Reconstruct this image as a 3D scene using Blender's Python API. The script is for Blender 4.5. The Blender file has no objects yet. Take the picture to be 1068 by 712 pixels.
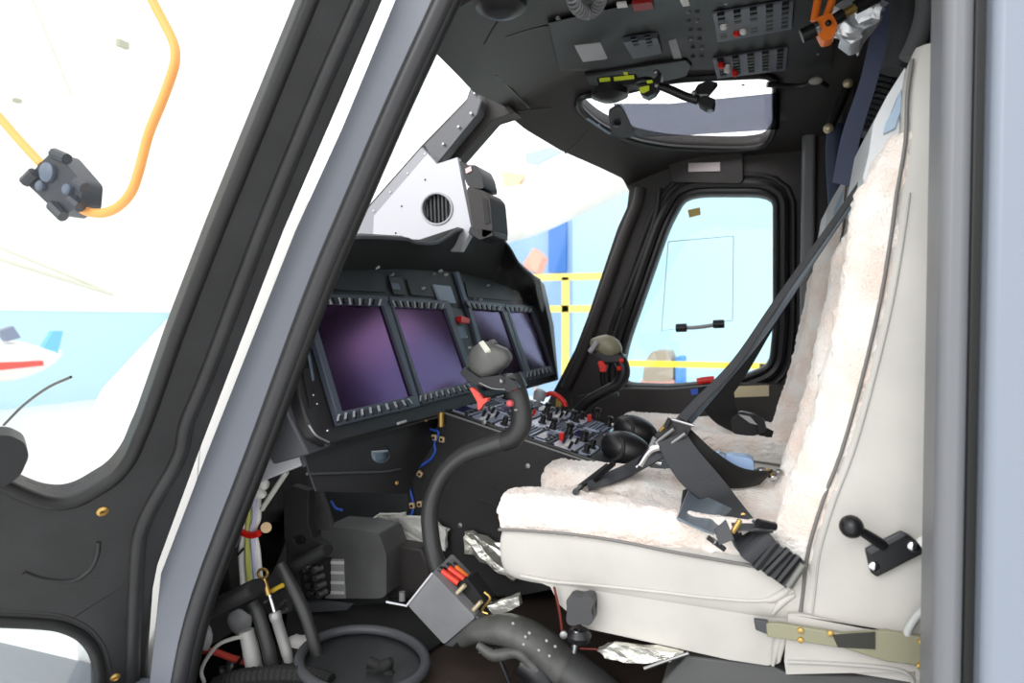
import bpy, bmesh, math, random
from mathutils import Vector as V, Matrix, noise
random.seed(7)
S = bpy.context.scene
COL = S.collection
# ---------------------------------------------------------------- camera model (1068x712)
F_ = 720.0; XV, YV = 800.0, 335.0
CAM = V((0, 0, 1.6))
_p = math.atan((356-YV)/F_)
_y = math.atan((XV-534)/math.hypot(F_, 356-YV))
_Fh = V((-math.sin(_y), math.cos(_y), 0)); RT = V((math.cos(_y), math.sin(_y), 0))
FW = _Fh*math.cos(_p)-V((0, 0, 1))*math.sin(_p); UP = V((0, 0, 1))*math.cos(_p)+_Fh*math.sin(_p)
def ray(px, py): return FW*F_+RT*(px-534)+UP*(356-py)
def PY(px, py, Y): d = ray(px, py); return CAM+d*(Y/d.y)
def PX(px, py, X): d = ray(px, py); return CAM+d*(X/d.x)
def PZ(px, py, Z): d = ray(px, py); return CAM+d*((Z-CAM.z)/d.z)
def PN(px, py, p0, n): d = ray(px, py); return CAM+d*((p0-CAM).dot(n)/d.dot(n))
def PYs(pts, Y): return [PY(a, b, Y) for a, b in pts]
FLOOR = 0.78

# ---------------------------------------------------------------- materials
MATS = {}
def mat(name, col, rough=.5, metal=0., bump=0., bscale=80., var=0., vscale=12., coat=0., spec=None, col2=None, wave=None, sheen=0.):
    if name in MATS: return MATS[name]
    m = bpy.data.materials.new(name); m.use_nodes = True
    nt = m.node_tree; b = nt.nodes['Principled BSDF']
    def lin(c): return tuple(((x/12.92) if x <= .04045 else ((x+.055)/1.055)**2.4) for x in c)+(1,)
    b.inputs['Base Color'].default_value = lin(col)
    b.inputs['Roughness'].default_value = rough; b.inputs['Metallic'].default_value = metal
    if coat: b.inputs['Coat Weight'].default_value = coat
    if sheen: b.inputs['Sheen Weight'].default_value = sheen
    if spec is not None: b.inputs['Specular IOR Level'].default_value = spec
    tc = nt.nodes.new('ShaderNodeTexCoord')
    if var or col2:
        n = nt.nodes.new('ShaderNodeTexNoise'); n.inputs['Scale'].default_value = vscale; n.inputs['Detail'].default_value = 4
        nt.links.new(tc.outputs['Object'], n.inputs['Vector'])
        r = nt.nodes.new('ShaderNodeValToRGB')
        c1 = lin([min(1, x*(1+var)) for x in col]); c0 = lin(col2) if col2 else lin([x*(1-var) for x in col])
        r.color_ramp.elements[0].color = c0; r.color_ramp.elements[1].color = c1
        r.color_ramp.elements[0].position = .35; r.color_ramp.elements[1].position = .65
        nt.links.new(n.outputs['Fac'], r.inputs['Fac']); nt.links.new(r.outputs['Color'], b.inputs['Base Color'])
    if bump or wave:
        if wave:
            n = nt.nodes.new('ShaderNodeTexWave'); n.inputs['Scale'].default_value = wave
        else:
            n = nt.nodes.new('ShaderNodeTexNoise'); n.inputs['Scale'].default_value = bscale; n.inputs['Detail'].default_value = 3
        nt.links.new(tc.outputs['Object'], n.inputs['Vector'])
        bp = nt.nodes.new('ShaderNodeBump'); bp.inputs['Strength'].default_value = bump or .4; bp.inputs['Distance'].default_value = .012 if name == 'sheepskin' else .004
        nt.links.new(n.outputs[0] if wave is None else n.outputs['Fac'], bp.inputs['Height']); nt.links.new(bp.outputs['Normal'], b.inputs['Normal'])
    MATS[name] = m
    return m
def glass(name, tint=(1, 1, 1), gl=.06):
    m = bpy.data.materials.new(name); m.use_nodes = True; nt = m.node_tree
    nt.nodes.remove(nt.nodes['Principled BSDF'])
    t = nt.nodes.new('ShaderNodeBsdfTransparent'); t.inputs[0].default_value = tuple(tint)+(1,)
    g = nt.nodes.new('ShaderNodeBsdfGlossy'); g.inputs['Roughness'].default_value = .02
    mx = nt.nodes.new('ShaderNodeMixShader'); mx.inputs[0].default_value = gl
    nt.links.new(t.outputs[0], mx.inputs[1]); nt.links.new(g.outputs[0], mx.inputs[2])
    nt.links.new(mx.outputs[0], nt.nodes['Material Output'].inputs['Surface'])
    return m
BLK = mat('black_trim', (.205, .19, .185), .55, bump=.25, bscale=260)
BLK2 = mat('black_satin', (.10, .10, .11), .38)
DOORB = mat('black_door_paint', (.15, .15, .155), .42, bump=.12, bscale=300, var=.12, vscale=9)
BLKM = mat('black_matte', (.09, .09, .09), .8, bump=.2, bscale=200)
RUB = mat('rubber', (.10, .10, .10), .45)
GREYP = mat('post_grey', (.44, .455, .49), .45, bump=.06, bscale=200)
CHAR = mat('charcoal', (.27, .275, .29), .5, bump=.1, bscale=300)
PANELB = mat('panel_black', (.14, .135, .145), .5)
BEZ = mat('bezel', (.26, .28, .33), .4)
ALU = mat('aluminium', (.75, .76, .78), .35, metal=.85, bump=.05, bscale=40)
LGREY = mat('light_grey_paint', (.72, .72, .74), .5)
LEATH = mat('leather', (.755, .74, .715), .48, bump=.35, bscale=18, var=.03, vscale=6)
FUR = mat('sheepskin', (.985, .965, .94), .95, bump=.55, bscale=190, col2=(.955, .88, .83), vscale=11, sheen=.5)
WEB = mat('webbing', (.22, .225, .24), .6, bump=.4, bscale=400)
WEB2 = mat('webbing_shiny', (.40, .44, .48), .35, bump=.3, bscale=300)
CHR = mat('chrome', (.85, .85, .86), .18, metal=1.)
STEEL = mat('steel', (.6, .6, .6), .4, metal=.9)
BRASS = mat('brass', (.8, .66, .38), .35, metal=.8)
RED = mat('red_plastic', (.85, .13, .10), .4)
ORG = mat('orange_plastic', (.98, .50, .16), .4)
ORC = mat('orange_cable', (.98, .66, .32), .5)
BLUEW = mat('blue_wire', (.18, .36, .78), .4)
WHT = mat('white_plastic', (.93, .92, .90), .5)
FOIL = mat('foil', (.93, .92, .88), .28, metal=.75, bump=1., bscale=60)
TAPE = mat('white_tape', (.92, .91, .88), .6, bump=.8, bscale=90)
YEL = mat('yellow', (.95, .86, .2), .5)
YGR = mat('yellow_green', (.82, .88, .2), .5)
CREAM = mat('cream_label', (.85, .8, .66), .5)
LAB = mat('grey_label', (.66, .66, .67), .5)
OLIVE = mat('olive_strap', (.58, .57, .47), .45)
SEAL_ = mat('seal_highlight', (.2, .2, .21), .35)
GL = glass('clear_glass', (1, 1, 1), .04)

# ---------------------------------------------------------------- mesh helpers
def NB(): return bmesh.new()
def rootloc(o):
    v = V((0, 0, 0))
    while o is not None: v += o.location; o = o.parent
    return v
def obj(name, bm, m, parent=None, smooth=40, bevel=0, sub=0, label=None, mods=None):
    bmesh.ops.recalc_face_normals(bm, faces=bm.faces[:])
    me = bpy.data.meshes.new(name)
    if parent is None:
        lo = V([min(v.co[i] for v in bm.verts) for i in range(3)]); hi = V([max(v.co[i] for v in bm.verts) for i in range(3)])
        off = (lo+hi)/2; off.z = lo.z
    else: off = rootloc(parent)
    for v in bm.verts: v.co -= off
    bm.to_mesh(me); bm.free()
    for mm in (m if isinstance(m, (list, tuple)) else [m]): me.materials.append(mm)
    o = bpy.data.objects.new(name, me); COL.objects.link(o)
    if parent is None: o.location = off
    else: o.parent = parent
    if smooth:
        for p in me.polygons: p.use_smooth = True
        if smooth < 180:
            me.set_sharp_from_angle(angle=math.radians(smooth))
    if bevel:
        b = o.modifiers.new('b', 'BEVEL'); b.width = bevel; b.segments = 2; b.limit_method = 'ANGLE'; b.angle_limit = math.radians(35); b.harden_normals = False
    if sub:
        s = o.modifiers.new('s', 'SUBSURF'); s.levels = sub; s.render_levels = sub
    if label: o['label'] = label
    return o
def tag(o, label, cat, group=None):
    o['label'] = label; o['category'] = cat
    if group: o['group'] = group
    return o
def thing(name, loc, label, cat, group=None):
    o = bpy.data.objects.new(name, None); o.empty_display_size = .1; COL.objects.link(o); o.location = V(loc)
    return tag(o, label, cat, group)
def struct(name, bm, m, parent=None, **k):
    o = obj(name, bm, m, parent, **k)
    if parent is None: o['kind'] = 'structure'
    return o
def frame_of(d):
    d = d.normalized(); a = V((0, 0, 1)) if abs(d.z) < .9 else V((1, 0, 0))
    x = d.cross(a).normalized(); return x, d.cross(x).normalized(), d
def b_box(bm, c, s, ax=None):
    c = V(c); X, Y, Z = ax if ax else (V((1, 0, 0)), V((0, 1, 0)), V((0, 0, 1)))
    vs = [bm.verts.new(c+X*(s[0]/2*i)+Y*(s[1]/2*j)+Z*(s[2]/2*k)) for i in (-1, 1) for j in (-1, 1) for k in (-1, 1)]
    for f in ((0, 1, 3, 2), (4, 6, 7, 5), (0, 4, 5, 1), (2, 3, 7, 6), (0, 2, 6, 4), (1, 5, 7, 3)): bm.faces.new([vs[i] for i in f])
def b_rings(bm, rings, cap=True, closed=False):
    R = [[bm.verts.new(p) for p in r] for r in rings]; n = len(R[0])
    L = len(R)
    for i in range(L if closed else L-1):
        a, b = R[i], R[(i+1) % L]
        for j in range(n): bm.faces.new((a[j], a[(j+1) % n], b[(j+1) % n], b[j]))
    if cap and not closed: bm.faces.new(R[0][::-1]); bm.faces.new(R[-1])
def b_cyl(bm, p0, p1, r0, r1=None, n=20):
    p0, p1 = V(p0), V(p1); r1 = r0 if r1 is None else r1; x, y, d = frame_of(p1-p0)
    b_rings(bm, [[p+x*(r*math.cos(2*math.pi*k/n))+y*(r*math.sin(2*math.pi*k/n)) for k in range(n)] for p, r in ((p0, r0), (p1, r1))])
def b_lathe(bm, p0, d, prof, n=24):
    x, y, d = frame_of(V(d)); p0 = V(p0)
    b_rings(bm, [[p0+d*h+x*(max(r, 1e-4)*math.cos(2*math.pi*k/n))+y*(max(r, 1e-4)*math.sin(2*math.pi*k/n)) for k in range(n)] for h, r in prof])
def catm(pts, k=6):
    pts = [V(p) for p in pts]
    if len(pts) < 3: return pts
    P = [pts[0]*2-pts[1]]+pts+[pts[-1]*2-pts[-2]]; out = []
    for i in range(1, len(P)-2):
        a, b, c, d = P[i-1:i+3]
        for j in range(k):
            t = j/k; out.append(.5*((2*b)+(c-a)*t+(2*a-5*b+4*c-d)*t*t+(3*b-a-3*c+d)*t**3))
    return out+[pts[-1]]
def b_tube(bm, pts, r, n=12, k=6, sm=True, ry=None):
    rs = r if isinstance(r, (list, tuple)) else [r]*len(pts)
    if sm and len(pts) > 2:
        q = catm([V((x.x, x.y, x.z)) for x in map(V, pts)], k); rr = [v.x for v in catm([V((a, 0, 0)) for a in rs], k)]
    else: q = [V(p) for p in pts]; rr = list(rs)
    rings = []; x = None
    for i, p in enumerate(q):
        t = (q[min(i+1, len(q)-1)]-q[max(i-1, 0)]).normalized()
        if x is None: x, y, _ = frame_of(t)
        x = (x-t*x.dot(t)).normalized(); y = t.cross(x)
        rings.append([p+x*(rr[i]*math.cos(2*math.pi*j/n))+y*((ry or 1)*rr[i]*math.sin(2*math.pi*j/n)) for j in range(n)])
    b_rings(bm, rings)
def b_prism(bm, pts, vec, holes=()):
    vec = V(vec)
    if not holes:
        a = [bm.verts.new(p) for p in pts]; b = [bm.verts.new(V(p)+vec) for p in pts]; n = len(a)
        f = bm.faces.new(a); g = bm.faces.new(b[::-1])
        for i in range(n): bm.faces.new((a[i], b[i], b[(i+1) % n], a[(i+1) % n]))
        if n > 4: bmesh.ops.triangulate(bm, faces=[f, g])
        return
    t = bmesh.new(); es = []
    for loop in [pts]+list(holes):
        vs = [t.verts.new(p) for p in loop]
        es += [t.edges.new((vs[i], vs[(i+1) % len(vs)])) for i in range(len(vs))]
    bmesh.ops.triangle_fill(t, use_beauty=True, use_dissolve=False, edges=es)
    t.verts.index_update(); A = [bm.verts.new(v.co) for v in t.verts]; B = [bm.verts.new(v.co+vec) for v in t.verts]
    for f in t.faces:
        bm.faces.new([A[v.index] for v in f.verts]); bm.faces.new([B[v.index] for v in f.verts][::-1])
    for e in t.edges:
        if len(e.link_faces) == 1:
            i, j = e.verts[0].index, e.verts[1].index; bm.faces.new((A[i], A[j], B[j], B[i]))
    t.free()
def b_sphere(bm, c, r, sc=(1, 1, 1), ax=None, seg=20, rings=12):
    c = V(c); X, Y, Z = ax if ax else (V((1, 0, 0)), V((0, 1, 0)), V((0, 0, 1)))
    rr = []
    for i in range(rings+1):
        th = math.pi*(i+.02)/(rings+.04)
        rr.append([c+X*(r*sc[0]*math.sin(th)*math.cos(2*math.pi*k/seg))+Y*(r*sc[1]*math.sin(th)*math.sin(2*math.pi*k/seg))+Z*(r*sc[2]*math.cos(th)) for k in range(seg)])
    b_rings(bm, rr)
def b_ribbon(bm, pairs, th=.003, k=5):
    """strap given by its two edges, smooth along its length"""
    A = catm([V(a) for a, b in pairs], k); B = catm([V(b) for a, b in pairs], k); rings = []
    for i in range(len(A)):
        t = (A[min(i+1, len(A)-1)]-A[max(i-1, 0)])
        n = t.cross(B[i]-A[i]).normalized()*th/2
        rings.append([A[i]-n, B[i]-n, B[i]+n, A[i]+n])
    b_rings(bm, rings)
def strapP(pairs, th=.003):   # [( (px,py),(px,py),Y1,Y2 )]
    bm = NB(); b_ribbon(bm, [(PY(*a, y1), PY(*b, y2)) for a, b, y1, y2 in pairs], th); return bm
def rpoly(pts, k=4, w=.3):
    """round corners of a 2D pixel polygon"""
    out = []; n = len(pts)
    for i in range(n):
        a, b, c = pts[i-1], pts[i], pts[(i+1) % n]
        p = (b[0]+(a[0]-b[0])*w, b[1]+(a[1]-b[1])*w); q = (b[0]+(c[0]-b[0])*w, b[1]+(c[1]-b[1])*w)
        for j in range(k+1):
            t = j/k; out.append(((1-t)**2*p[0]+2*t*(1-t)*b[0]+t*t*q[0], (1-t)**2*p[1]+2*t*(1-t)*b[1]+t*t*q[1]))
    return out
def offp(pts, d):
    """offset a closed pixel polygon outward by d"""
    n = len(pts); A = sum(pts[i][0]*pts[(i+1) % n][1]-pts[(i+1) % n][0]*pts[i][1] for i in range(n)); s = 1 if A > 0 else -1; out = []
    for i in range(n):
        a, b, c = V(pts[i-1]), V(pts[i]), V(pts[(i+1) % n])
        t = ((b-a).normalized()+(c-b).normalized())
        if t.length < 1e-6: t = c-b
        t.normalize(); out.append((b.x+s*t.y*d, b.y-s*t.x*d))
    return out
def crumple(bm, amp, sc):
    for v in bm.verts: v.co += noise.noise_vector(v.co*sc)*amp
def dup(root, loc, label, group=None):
    r = root.copy(); COL.objects.link(r); r.location = loc; r['label'] = label
    if group: r['group'] = group
    def rec(src, dst):
        for ch in [c for c in bpy.data.objects if c.parent is src]:
            c = ch.copy(); COL.objects.link(c); c.parent = dst; rec(ch, c)
    rec(root, r); return r
# ================================================================ AIRFRAME (the setting)
def roofz(X, Y):
    dy = abs(Y-2.2)
    zs = (2.5, 2.5-.25*(dy-.1), 2.32+.356*(X+.855)-.228*dy)
    k = 60.; m = min(zs); return m-math.log(sum(math.exp(-k*(z-m)) for z in zs))/k
def RF(px, py, drop=0.):
    d = ray(px, py); d = d/d.y; lo, hi = .3, 8.
    for _ in range(50):
        t = (lo+hi)/2; p = CAM+d*t
        if p.z < roofz(p.x, p.y)-drop: lo = t
        else: hi = t
    return CAM+d*lo
# ---- ceiling: its front edge follows the windscreen tops
edge = [RF(*p) for p in ((300, -160), (400, -15), (452, 53), (478, 79), (495, 97), (531, 121), (548, 135), (585, 157), (626, 175), (649, 186))]
edge = sorted([(p.y, p.x) for p in edge]); edge = [(1.0, edge[0][1]+.1)]+edge+[(3.25, edge[-1][1]+.02)]
def ex(Y):
    for (a, b), (c, d) in zip(edge, edge[1:]):
        if a <= Y <= c: return b+(d-b)*(Y-a)/(c-a+1e-9)
    return edge[-1][1]
W4 = rpoly([(604, 112), (606, 100), (640, 99), (700, 84), (760, 81), (808, 79), (808, 105), (808, 134), (798, 152), (770, 155), (700, 153), (660, 146), (625, 130)], 3, .35)
bm = NB(); ys = [1.225+(3.17-1.225)*i/60 for i in range(61)]; nx = 46; G = []
for y in ys:
    x0 = ex(y); row = []
    for i in range(nx+1):
        x = x0+(1.6-x0)*i/nx; row.append((x, y))
    G.append(row)
lowv = [[bm.verts.new((x, y, roofz(x, y))) for x, y in r] for r in G]; upv = [[bm.verts.new((x, y, roofz(x, y)+.05)) for x, y in r] for r in G]
for i in range(60):
    for j in range(nx):
        bm.faces.new((lowv[i][j], lowv[i][j+1], lowv[i+1][j+1], lowv[i+1][j])); bm.faces.new((upv[i][j], upv[i+1][j], upv[i+1][j+1], upv[i][j+1]))
for i in range(60):
    for j in (0, nx): bm.faces.new((lowv[i][j], lowv[i+1][j], upv[i+1][j], upv[i][j]))
for j in range(nx):
    for i in (0, 60): bm.faces.new((lowv[i][j], lowv[i][j+1], upv[i][j+1], upv[i][j]))
ceil = struct('ceiling', bm, BLK, smooth=30)
bm = NB(); cut = []
b_prism(bm, [V((p.x, p.y, p.z-.25)) for p in (RF(*q) for q in W4)], (0, 0, .7))
cutter = obj('cutter', bm, BLK)
mo = ceil.modifiers.new('c', 'BOOLEAN'); mo.object = cutter; mo.operation = 'DIFFERENCE'; mo.solver = 'EXACT'
dg = bpy.context.evaluated_depsgraph_get(); dg.update()
me = bpy.data.meshes.new_from_object(ceil.evaluated_get(dg)); ceil.modifiers.clear(); ceil.data = me
bpy.data.objects.remove(cutter)
# overhead window: frame + pane
fr = thing('window_1', RF(700, 120), 'x', 'x'); del fr['label'], fr['category']; fr['kind'] = 'structure'
bm = NB(); ring = [RF(*q, .006) for q in offp(W4, 1)]; b_tube(bm, ring+[ring[0]], .013, 8, 1); obj('window_frame', bm, BLK2, fr)
bm = NB(); b_prism(bm, [RF(*q)+V((0, 0, .03)) for q in W4], (0, 0, .004)); obj('pane', bm, GL, fr, smooth=0)
# ---- starboard wall with door window
SW = 3.1
W2R = [(649, 186), (656, 199), (654, 216), (644, 238), (613, 330), (600, 364), (582, 399), (560, 440)]
W3 = rpoly([(716, 204), (698, 237), (676, 300), (655, 360), (648, 399), (700, 401), (767, 394), (802, 380), (806, 340), (806, 240), (806, 204)], 4, .28)
bm = NB(); b_prism(bm, PYs(W2R+[(520, 720), (1200, 760), (1200, 60), (900, 140), (700, 155), (655, 165)], SW), (0, .05, 0), [PYs(W3, SW)])
struct('wall_starboard', bm, BLK, smooth=20)
wn = thing('window_2', PY(735, 390, SW), 'x', 'x'); del wn['label'], wn['category']; wn['kind'] = 'structure'
for nm, off, r, y in (('window_seal', 4, .016, SW-.005), ('window_frame', 12, .022, SW-.002), ('door_seal', 22, .012, SW)):
    bm = NB(); rg = PYs(offp(W3, off), y); b_tube(bm, rg+[rg[0]], r, 8, 1); obj(nm, bm, BLK2 if nm != 'door_seal' else RUB, wn)
bm = NB(); b_prism(bm, PYs(W3, SW+.02), (0, .004, 0)); obj('pane', bm, glass('tinted_glass', (.95, .99, 1.), .03), wn, smooth=0)
# little sliding vent in the window with its pull bar
bm = NB(); b_tube(bm, PYs([(711, 342), (730, 341), (750, 338)], SW-.02), .009, 10, 3); obj('pull_bar', bm, LAB, wn)
for c in ((711, 342), (750, 338)):
    bm = NB(); p = PY(*c, SW-.025); b_cyl(bm, p-V((.025, 0, 0)), p+V((.022, 0, .002)), .019, .019, 14); obj('pull_knob', bm, BLK2, wn, bevel=.004)
bm = NB(); rg = PYs([(697, 252), (765, 246), (764, 334), (690, 345), (697, 252)], SW+.015); b_tube(bm, rg, .0025, 6, 1, sm=False); obj('vent_outline', bm, mat('pale_outline', (.93, .95, .97)), wn)
bm = NB(); b_prism(bm, PYs([(717, 219), (730, 216), (731, 224), (719, 227)], SW+.018), (0, .001, 0)); obj('sticker', bm, mat('tan_sticker', (.72, .62, .36), .6), wn)
# starboard A post moulding and screws
bm = NB(); b_tube(bm, PYs([(668, 196), (664, 215), (650, 250), (620, 335), (607, 370), (590, 405)], SW-.01), .026, 10, 4); struct('trim_1', bm, BLK)
bm = NB(); b_tube(bm, PYs([(688, 196), (684, 225), (668, 270), (648, 320)], SW-.006), .013, 10, 4); struct('trim_2', bm, BLK2)
# header strip, door pillar
bm = NB(); b_prism(bm, PYs([(696, 163), (775, 158), (776, 188), (770, 192), (700, 190)], SW-.03), (0, .03, 0)); struct('trim_3', bm, BLK, bevel=.006)
bm = NB(); b_box(bm, PY(842, 270, 3.0), (.05, .06, 1.3)); struct('trim_4', bm, mat('pillar_grey', (.45, .45, .46), .35), bevel=.012)
bm = NB(); b_box(bm, PY(857, 270, 3.02), (.05, .06, 1.4)); struct('trim_5', bm, BLK, bevel=.012)
# side ledge below the starboard window
bm = NB(); b_prism(bm, [PY(*q, 3.1) for q in ((600, 412), (650, 403), (700, 404), (770, 398), (840, 400), (860, 700), (590, 700))], (0, -.07, 0)); struct('trim_6', bm, BLK, bevel=.015)
# ---- windscreen centre post
bm = NB(); b_prism(bm, [PY(*q, 2.2) for q in ((494, 80), (509, 90), (538, 117), (522, 121), (514, 125), (481, 163), (440, 205), (392, 262), (330, 262), (372, 228), (440, 151), (484, 106), (492, 97))], (0, .07, 0))
struct('trim_7', bm, BLK, bevel=.006)
vp = thing('vent_panel', PY(440, 250, 2.16), 'light grey metal air vent panel with round louvre below the windscreen centre post', 'vent panel')
bm = NB(); b_prism(bm, [PY(*q, 2.13) for q in ((491, 90), (499, 96), (503, 105), (499, 118), (457, 170), (446, 161), (442, 151), (485, 106), (491, 98))], (0, .05, 0)); obj('post_cap', bm, mat('dull_metal', (.38, .38, .39), .4, metal=.5), vp, bevel=.005)
bm = NB(); b_prism(bm, [PY(*q, 2.12) for q in ((440, 153), (447, 160), (393, 232), (389, 246), (368, 252), (374, 232), (382, 219))], (0, .05, 0)); obj('flange', bm, mat('flange_metal', (.58, .58, .60), .4, metal=.5), vp, bevel=.004)
circ = [(455.6+16*math.cos(a*math.pi/12), 217.6+16.5*math.sin(a*math.pi/12)) for a in range(24)]
bm = NB(); b_prism(bm, [PY(*q, 2.10) for q in ((446, 160), (455.6, 171), (477, 164), (484, 200), (492, 240), (480, 262), (385, 262), (389, 244), (390, 225), (415, 196))], (0, .03, 0), [PYs(circ, 2.10)]); obj('face_plate', bm, mat('vent_plate', (.76, .76, .78), .42, metal=.3), vp, smooth=20)
bm = NB(); rg = PYs(circ, 2.098); b_tube(bm, rg+[rg[0]], .004, 8, 1); obj('rim', bm, LGREY, vp)
bm = NB(); b_prism(bm, PYs(circ, 2.135), (0, .01, 0)); obj('backing', bm, BLKM, vp)
for i in range(7):
    x = 444+i*4; h = math.sqrt(max(1, 15**2-(x-455.6)**2)); bm = NB()
    b_prism(bm, [PY(x, 217-h, 2.115), PY(x+1.6, 217-h, 2.115), PY(x+2.6, 217+h, 2.115), PY(x+1, 217+h, 2.115)], (.004, .02, 0)); obj('louvre', bm, CHAR, vp)
for q in ((443.2, 160.6), (425, 181), (407, 200.5), (389.5, 220), (373, 238.5), (495, 97), (491, 118), (478, 132), (462, 150)):
    bm = NB(); p = PY(*q, 2.118); b_lathe(bm, p, (0, -1, 0), [(-.005, .005), (.001, .0045), (.003, .002)], 10); obj('rivet', bm, CHR, vp)
for q in ((443.5, 187.5), (419, 215), (412.7, 243)):
    bm = NB(); p = PY(*q, 2.10); b_lathe(bm, p, (0, -1, 0), [(-.005, .004), (.001, .0035), (.002, .002)], 10); obj('screw', bm, BLK2, vp)
# standby compass on the post
cp = thing('standby_compass', PY(500, 245, 2.1), 'black standby compass box beside the grey vent panel', 'compass')
bm = NB(); b_prism(bm, [PY(*q, 2.06) for q in rpoly([(478, 166), (487, 172), (497, 172), (502, 182), (505, 197), (488, 196)], 3, .25)], (0, .12, 0)); obj('bulb_housing', bm, BLK2, cp, bevel=.004)
bm = NB(); b_prism(bm, [PY(*q, 2.05) for q in rpoly([(486, 194), (505, 199), (511, 206), (514, 242), (505, 248), (494, 240)], 3, .2)], (0, .14, 0)); obj('body', bm, BLK, cp, bevel=.006)
bm = NB(); b_prism(bm, PYs([(503, 206), (508, 208), (511, 232), (506, 234)], 2.047), (0, .004, 0)); obj('dial_window', bm, mat('dark_glass', (.05, .05, .06), .1), cp)
bm = NB(); b_prism(bm, PYs([(485, 176), (491, 173), (492, 178), (486, 181)], 2.055), (0, .004, 0)); obj('label_patch', bm, mat('pink_label', (.95, .8, .8), .5), cp)
bm = NB(); b_prism(bm, [PY(*q, 2.05) for q in ((490, 236), (514, 240), (515, 246), (500, 251), (488, 243))], (0, .13, 0)); obj('bracket', bm, BLK2, cp, bevel=.003)
# ---- windscreen panes
bm = NB(); b_prism(bm, [PY(400, -20, 1.6), PY(494, 92, 2.2), PY(378, 222, 2.2), PY(250, 262, 1.5)], (-.01, 0, .004)); w = struct('window_3', bm, GL, smooth=0)
bm = NB(); b_prism(bm, [PY(481, 163, 2.25), PY(520, 121, 2.25), PY(649, 186, 3.08), PY(655, 205, 3.12), PY(582, 402, 3.12), PY(420, 262, 2.25)], (-.006, 0, .004)); struct('window_4', bm, GL, smooth=0)
# ---- port A post (the door post in front)
PW = 1.15
pl = [(430, -50), (412, 0), (356, 135), (308, 240), (215, 474), (168, 597), (165, 634), (156, 712), (150, 780)]
pr = [(495, -50), (472, 0), (421, 110), (374, 218), (349, 276), (322, 345), (276, 470), (219, 620), (197, 712), (190, 780)]
pm = [(a-17 if b > -60 else a, b-2) for a, b in pr]
bm = NB(); b_prism(bm, PYs(pl+pm[::-1], PW), (0, .06, 0)); struct('wall_port', bm, GREYP, bevel=.008)
bm = NB(); b_tube(bm, PYs([(a-10, b) for a, b in pr], PW+.012), [.019]*len(pr), 12, 4); struct('trim_8', bm, SEAL_)
bm = NB(); b_tube(bm, PYs([(a-1, b) for a, b in pr], PW+.03), [.018]*len(pr), 12, 4); struct('trim_9', bm, RUB)
# ---- port rear post with its seals
def vpost(x0, x1, Y, d, m, name, bev=.008):
    bm = NB(); a = PY(x0, 356, Y); b = PY(x1, 356, Y); b_prism(bm, [V((a.x, Y, .5)), V((b.x, Y, .5)), V((b.x, Y, 2.4)), V((a.x, Y, 2.4))], (0, d, 0)); return struct(name, bm, m, bevel=bev)
vpost(979, 1012, 1.12, .1, mat('post_dark_grey', (.44, .445, .46), .42), 'trim_10', .014)
bm = NB(); b_box(bm, (1.25, 1.14, 1.5), (1.4, .06, 1.9)); struct('wall_port_aft', bm, MATS['post_dark_grey'], bevel=.01)
vpost(1006, 1040, 1.14, .08, RUB, 'trim_11')
vpost(1031, 1300, 1.10, .1, mat('post_light_grey', (.52, .55, .60), .4), 'trim_12', .012)
# ---- port header above the doorway, rear bulkhead, front bulkhead, floor
bm = NB(); b_box(bm, (.7, 1.18, 2.38), (2.0, .1, .28)); struct('trim_14', bm, GREYP)
bm = NB(); b_box(bm, (.95, 2.15, 1.6), (.06, 2.1, 2.0)); struct('wall_aft', bm, BLKM)
bm = NB(); b_box(bm, (-1.72, 2.15, 1.05), (.04, 1.5, .7)); struct('wall_forward', bm, BLK)
bm = NB(); b_box(bm, (.08, 2.14, FLOOR-.03), (2.16, 1.8, .06)); struct('floor', bm, mat('brown_floor', (.20, .155, .125), .7, bump=.5, bscale=300, var=.1, vscale=20))
bm = NB(); b_box(bm, (-.3, 1.14, .62), (3.4, .14, .3)); struct('baseboard_port', bm, GREYP, bevel=.02)
bm = NB(); b_box(bm, (-1.36, 2.14, .60), (.76, 1.78, .04)); struct('floor_forward', bm, BLKM)
# belly and nose skin outside
NOSE = mat('nose_paint', (.97, .96, .94), .35, coat=.3)
bm = NB(); rings = []
for x, yn, yf, zt, zb in ((-1.40, 1.235, 3.06, 1.52, .45), (-1.7, 1.34, 2.98, 1.46, .5), (-2.1, 1.52, 2.8, 1.33, .58), (-2.4, 1.76, 2.6, 1.17, .7), (-2.52, 2.0, 2.4, 1.05, .8)):
    r = []
    for k in range(40):
        a = 2*math.pi*(k+.5)/40; c, s = math.cos(a), math.sin(a); p = 2/3.6
        z = (zt+zb)/2+(zt-zb)/2*math.copysign(abs(s)**p, s)
        r.append(V((x, (yn+yf)/2+(yf-yn)/2*math.copysign(abs(c)**p, c), z)))
    rings.append(r)
b_rings(bm, rings); bmesh.ops.delete(bm, geom=[f for f in bm.faces if len(f.verts) > 4 and f.calc_center_median().x > -1.6], context='FACES')
ns = struct('trim_15', bm, [NOSE, BLKM], smooth=180); so = ns.modifiers.new('s', 'SOLIDIFY'); so.thickness = .02; so.offset = -1; so.material_offset = 1
sk_ = [(-.90, 1.86), (-1.0, 1.55), (-1.13, 1.25), (-1.27, .95), (-1.33, .45), (-1.6, .45), (-1.6, 1.3), (-1.5, 1.44), (-1.35, 1.56), (-1.15, 1.72), (-1.0, 1.82)]
bm = NB(); b_prism(bm, [V((x+(.02 if i < 5 else 0), 1.215, z)) for i, (x, z) in enumerate(sk_)], (0, .02, 0)); struct('wall_nose_port', bm, NOSE, smooth=20)
bm = NB(); b_prism(bm, [V((x-.004, 1.236, z-.004)) for x, z in sk_], (0, .012, 0)); struct('wall_nose_lining', bm, BLKM, smooth=20)
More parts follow.
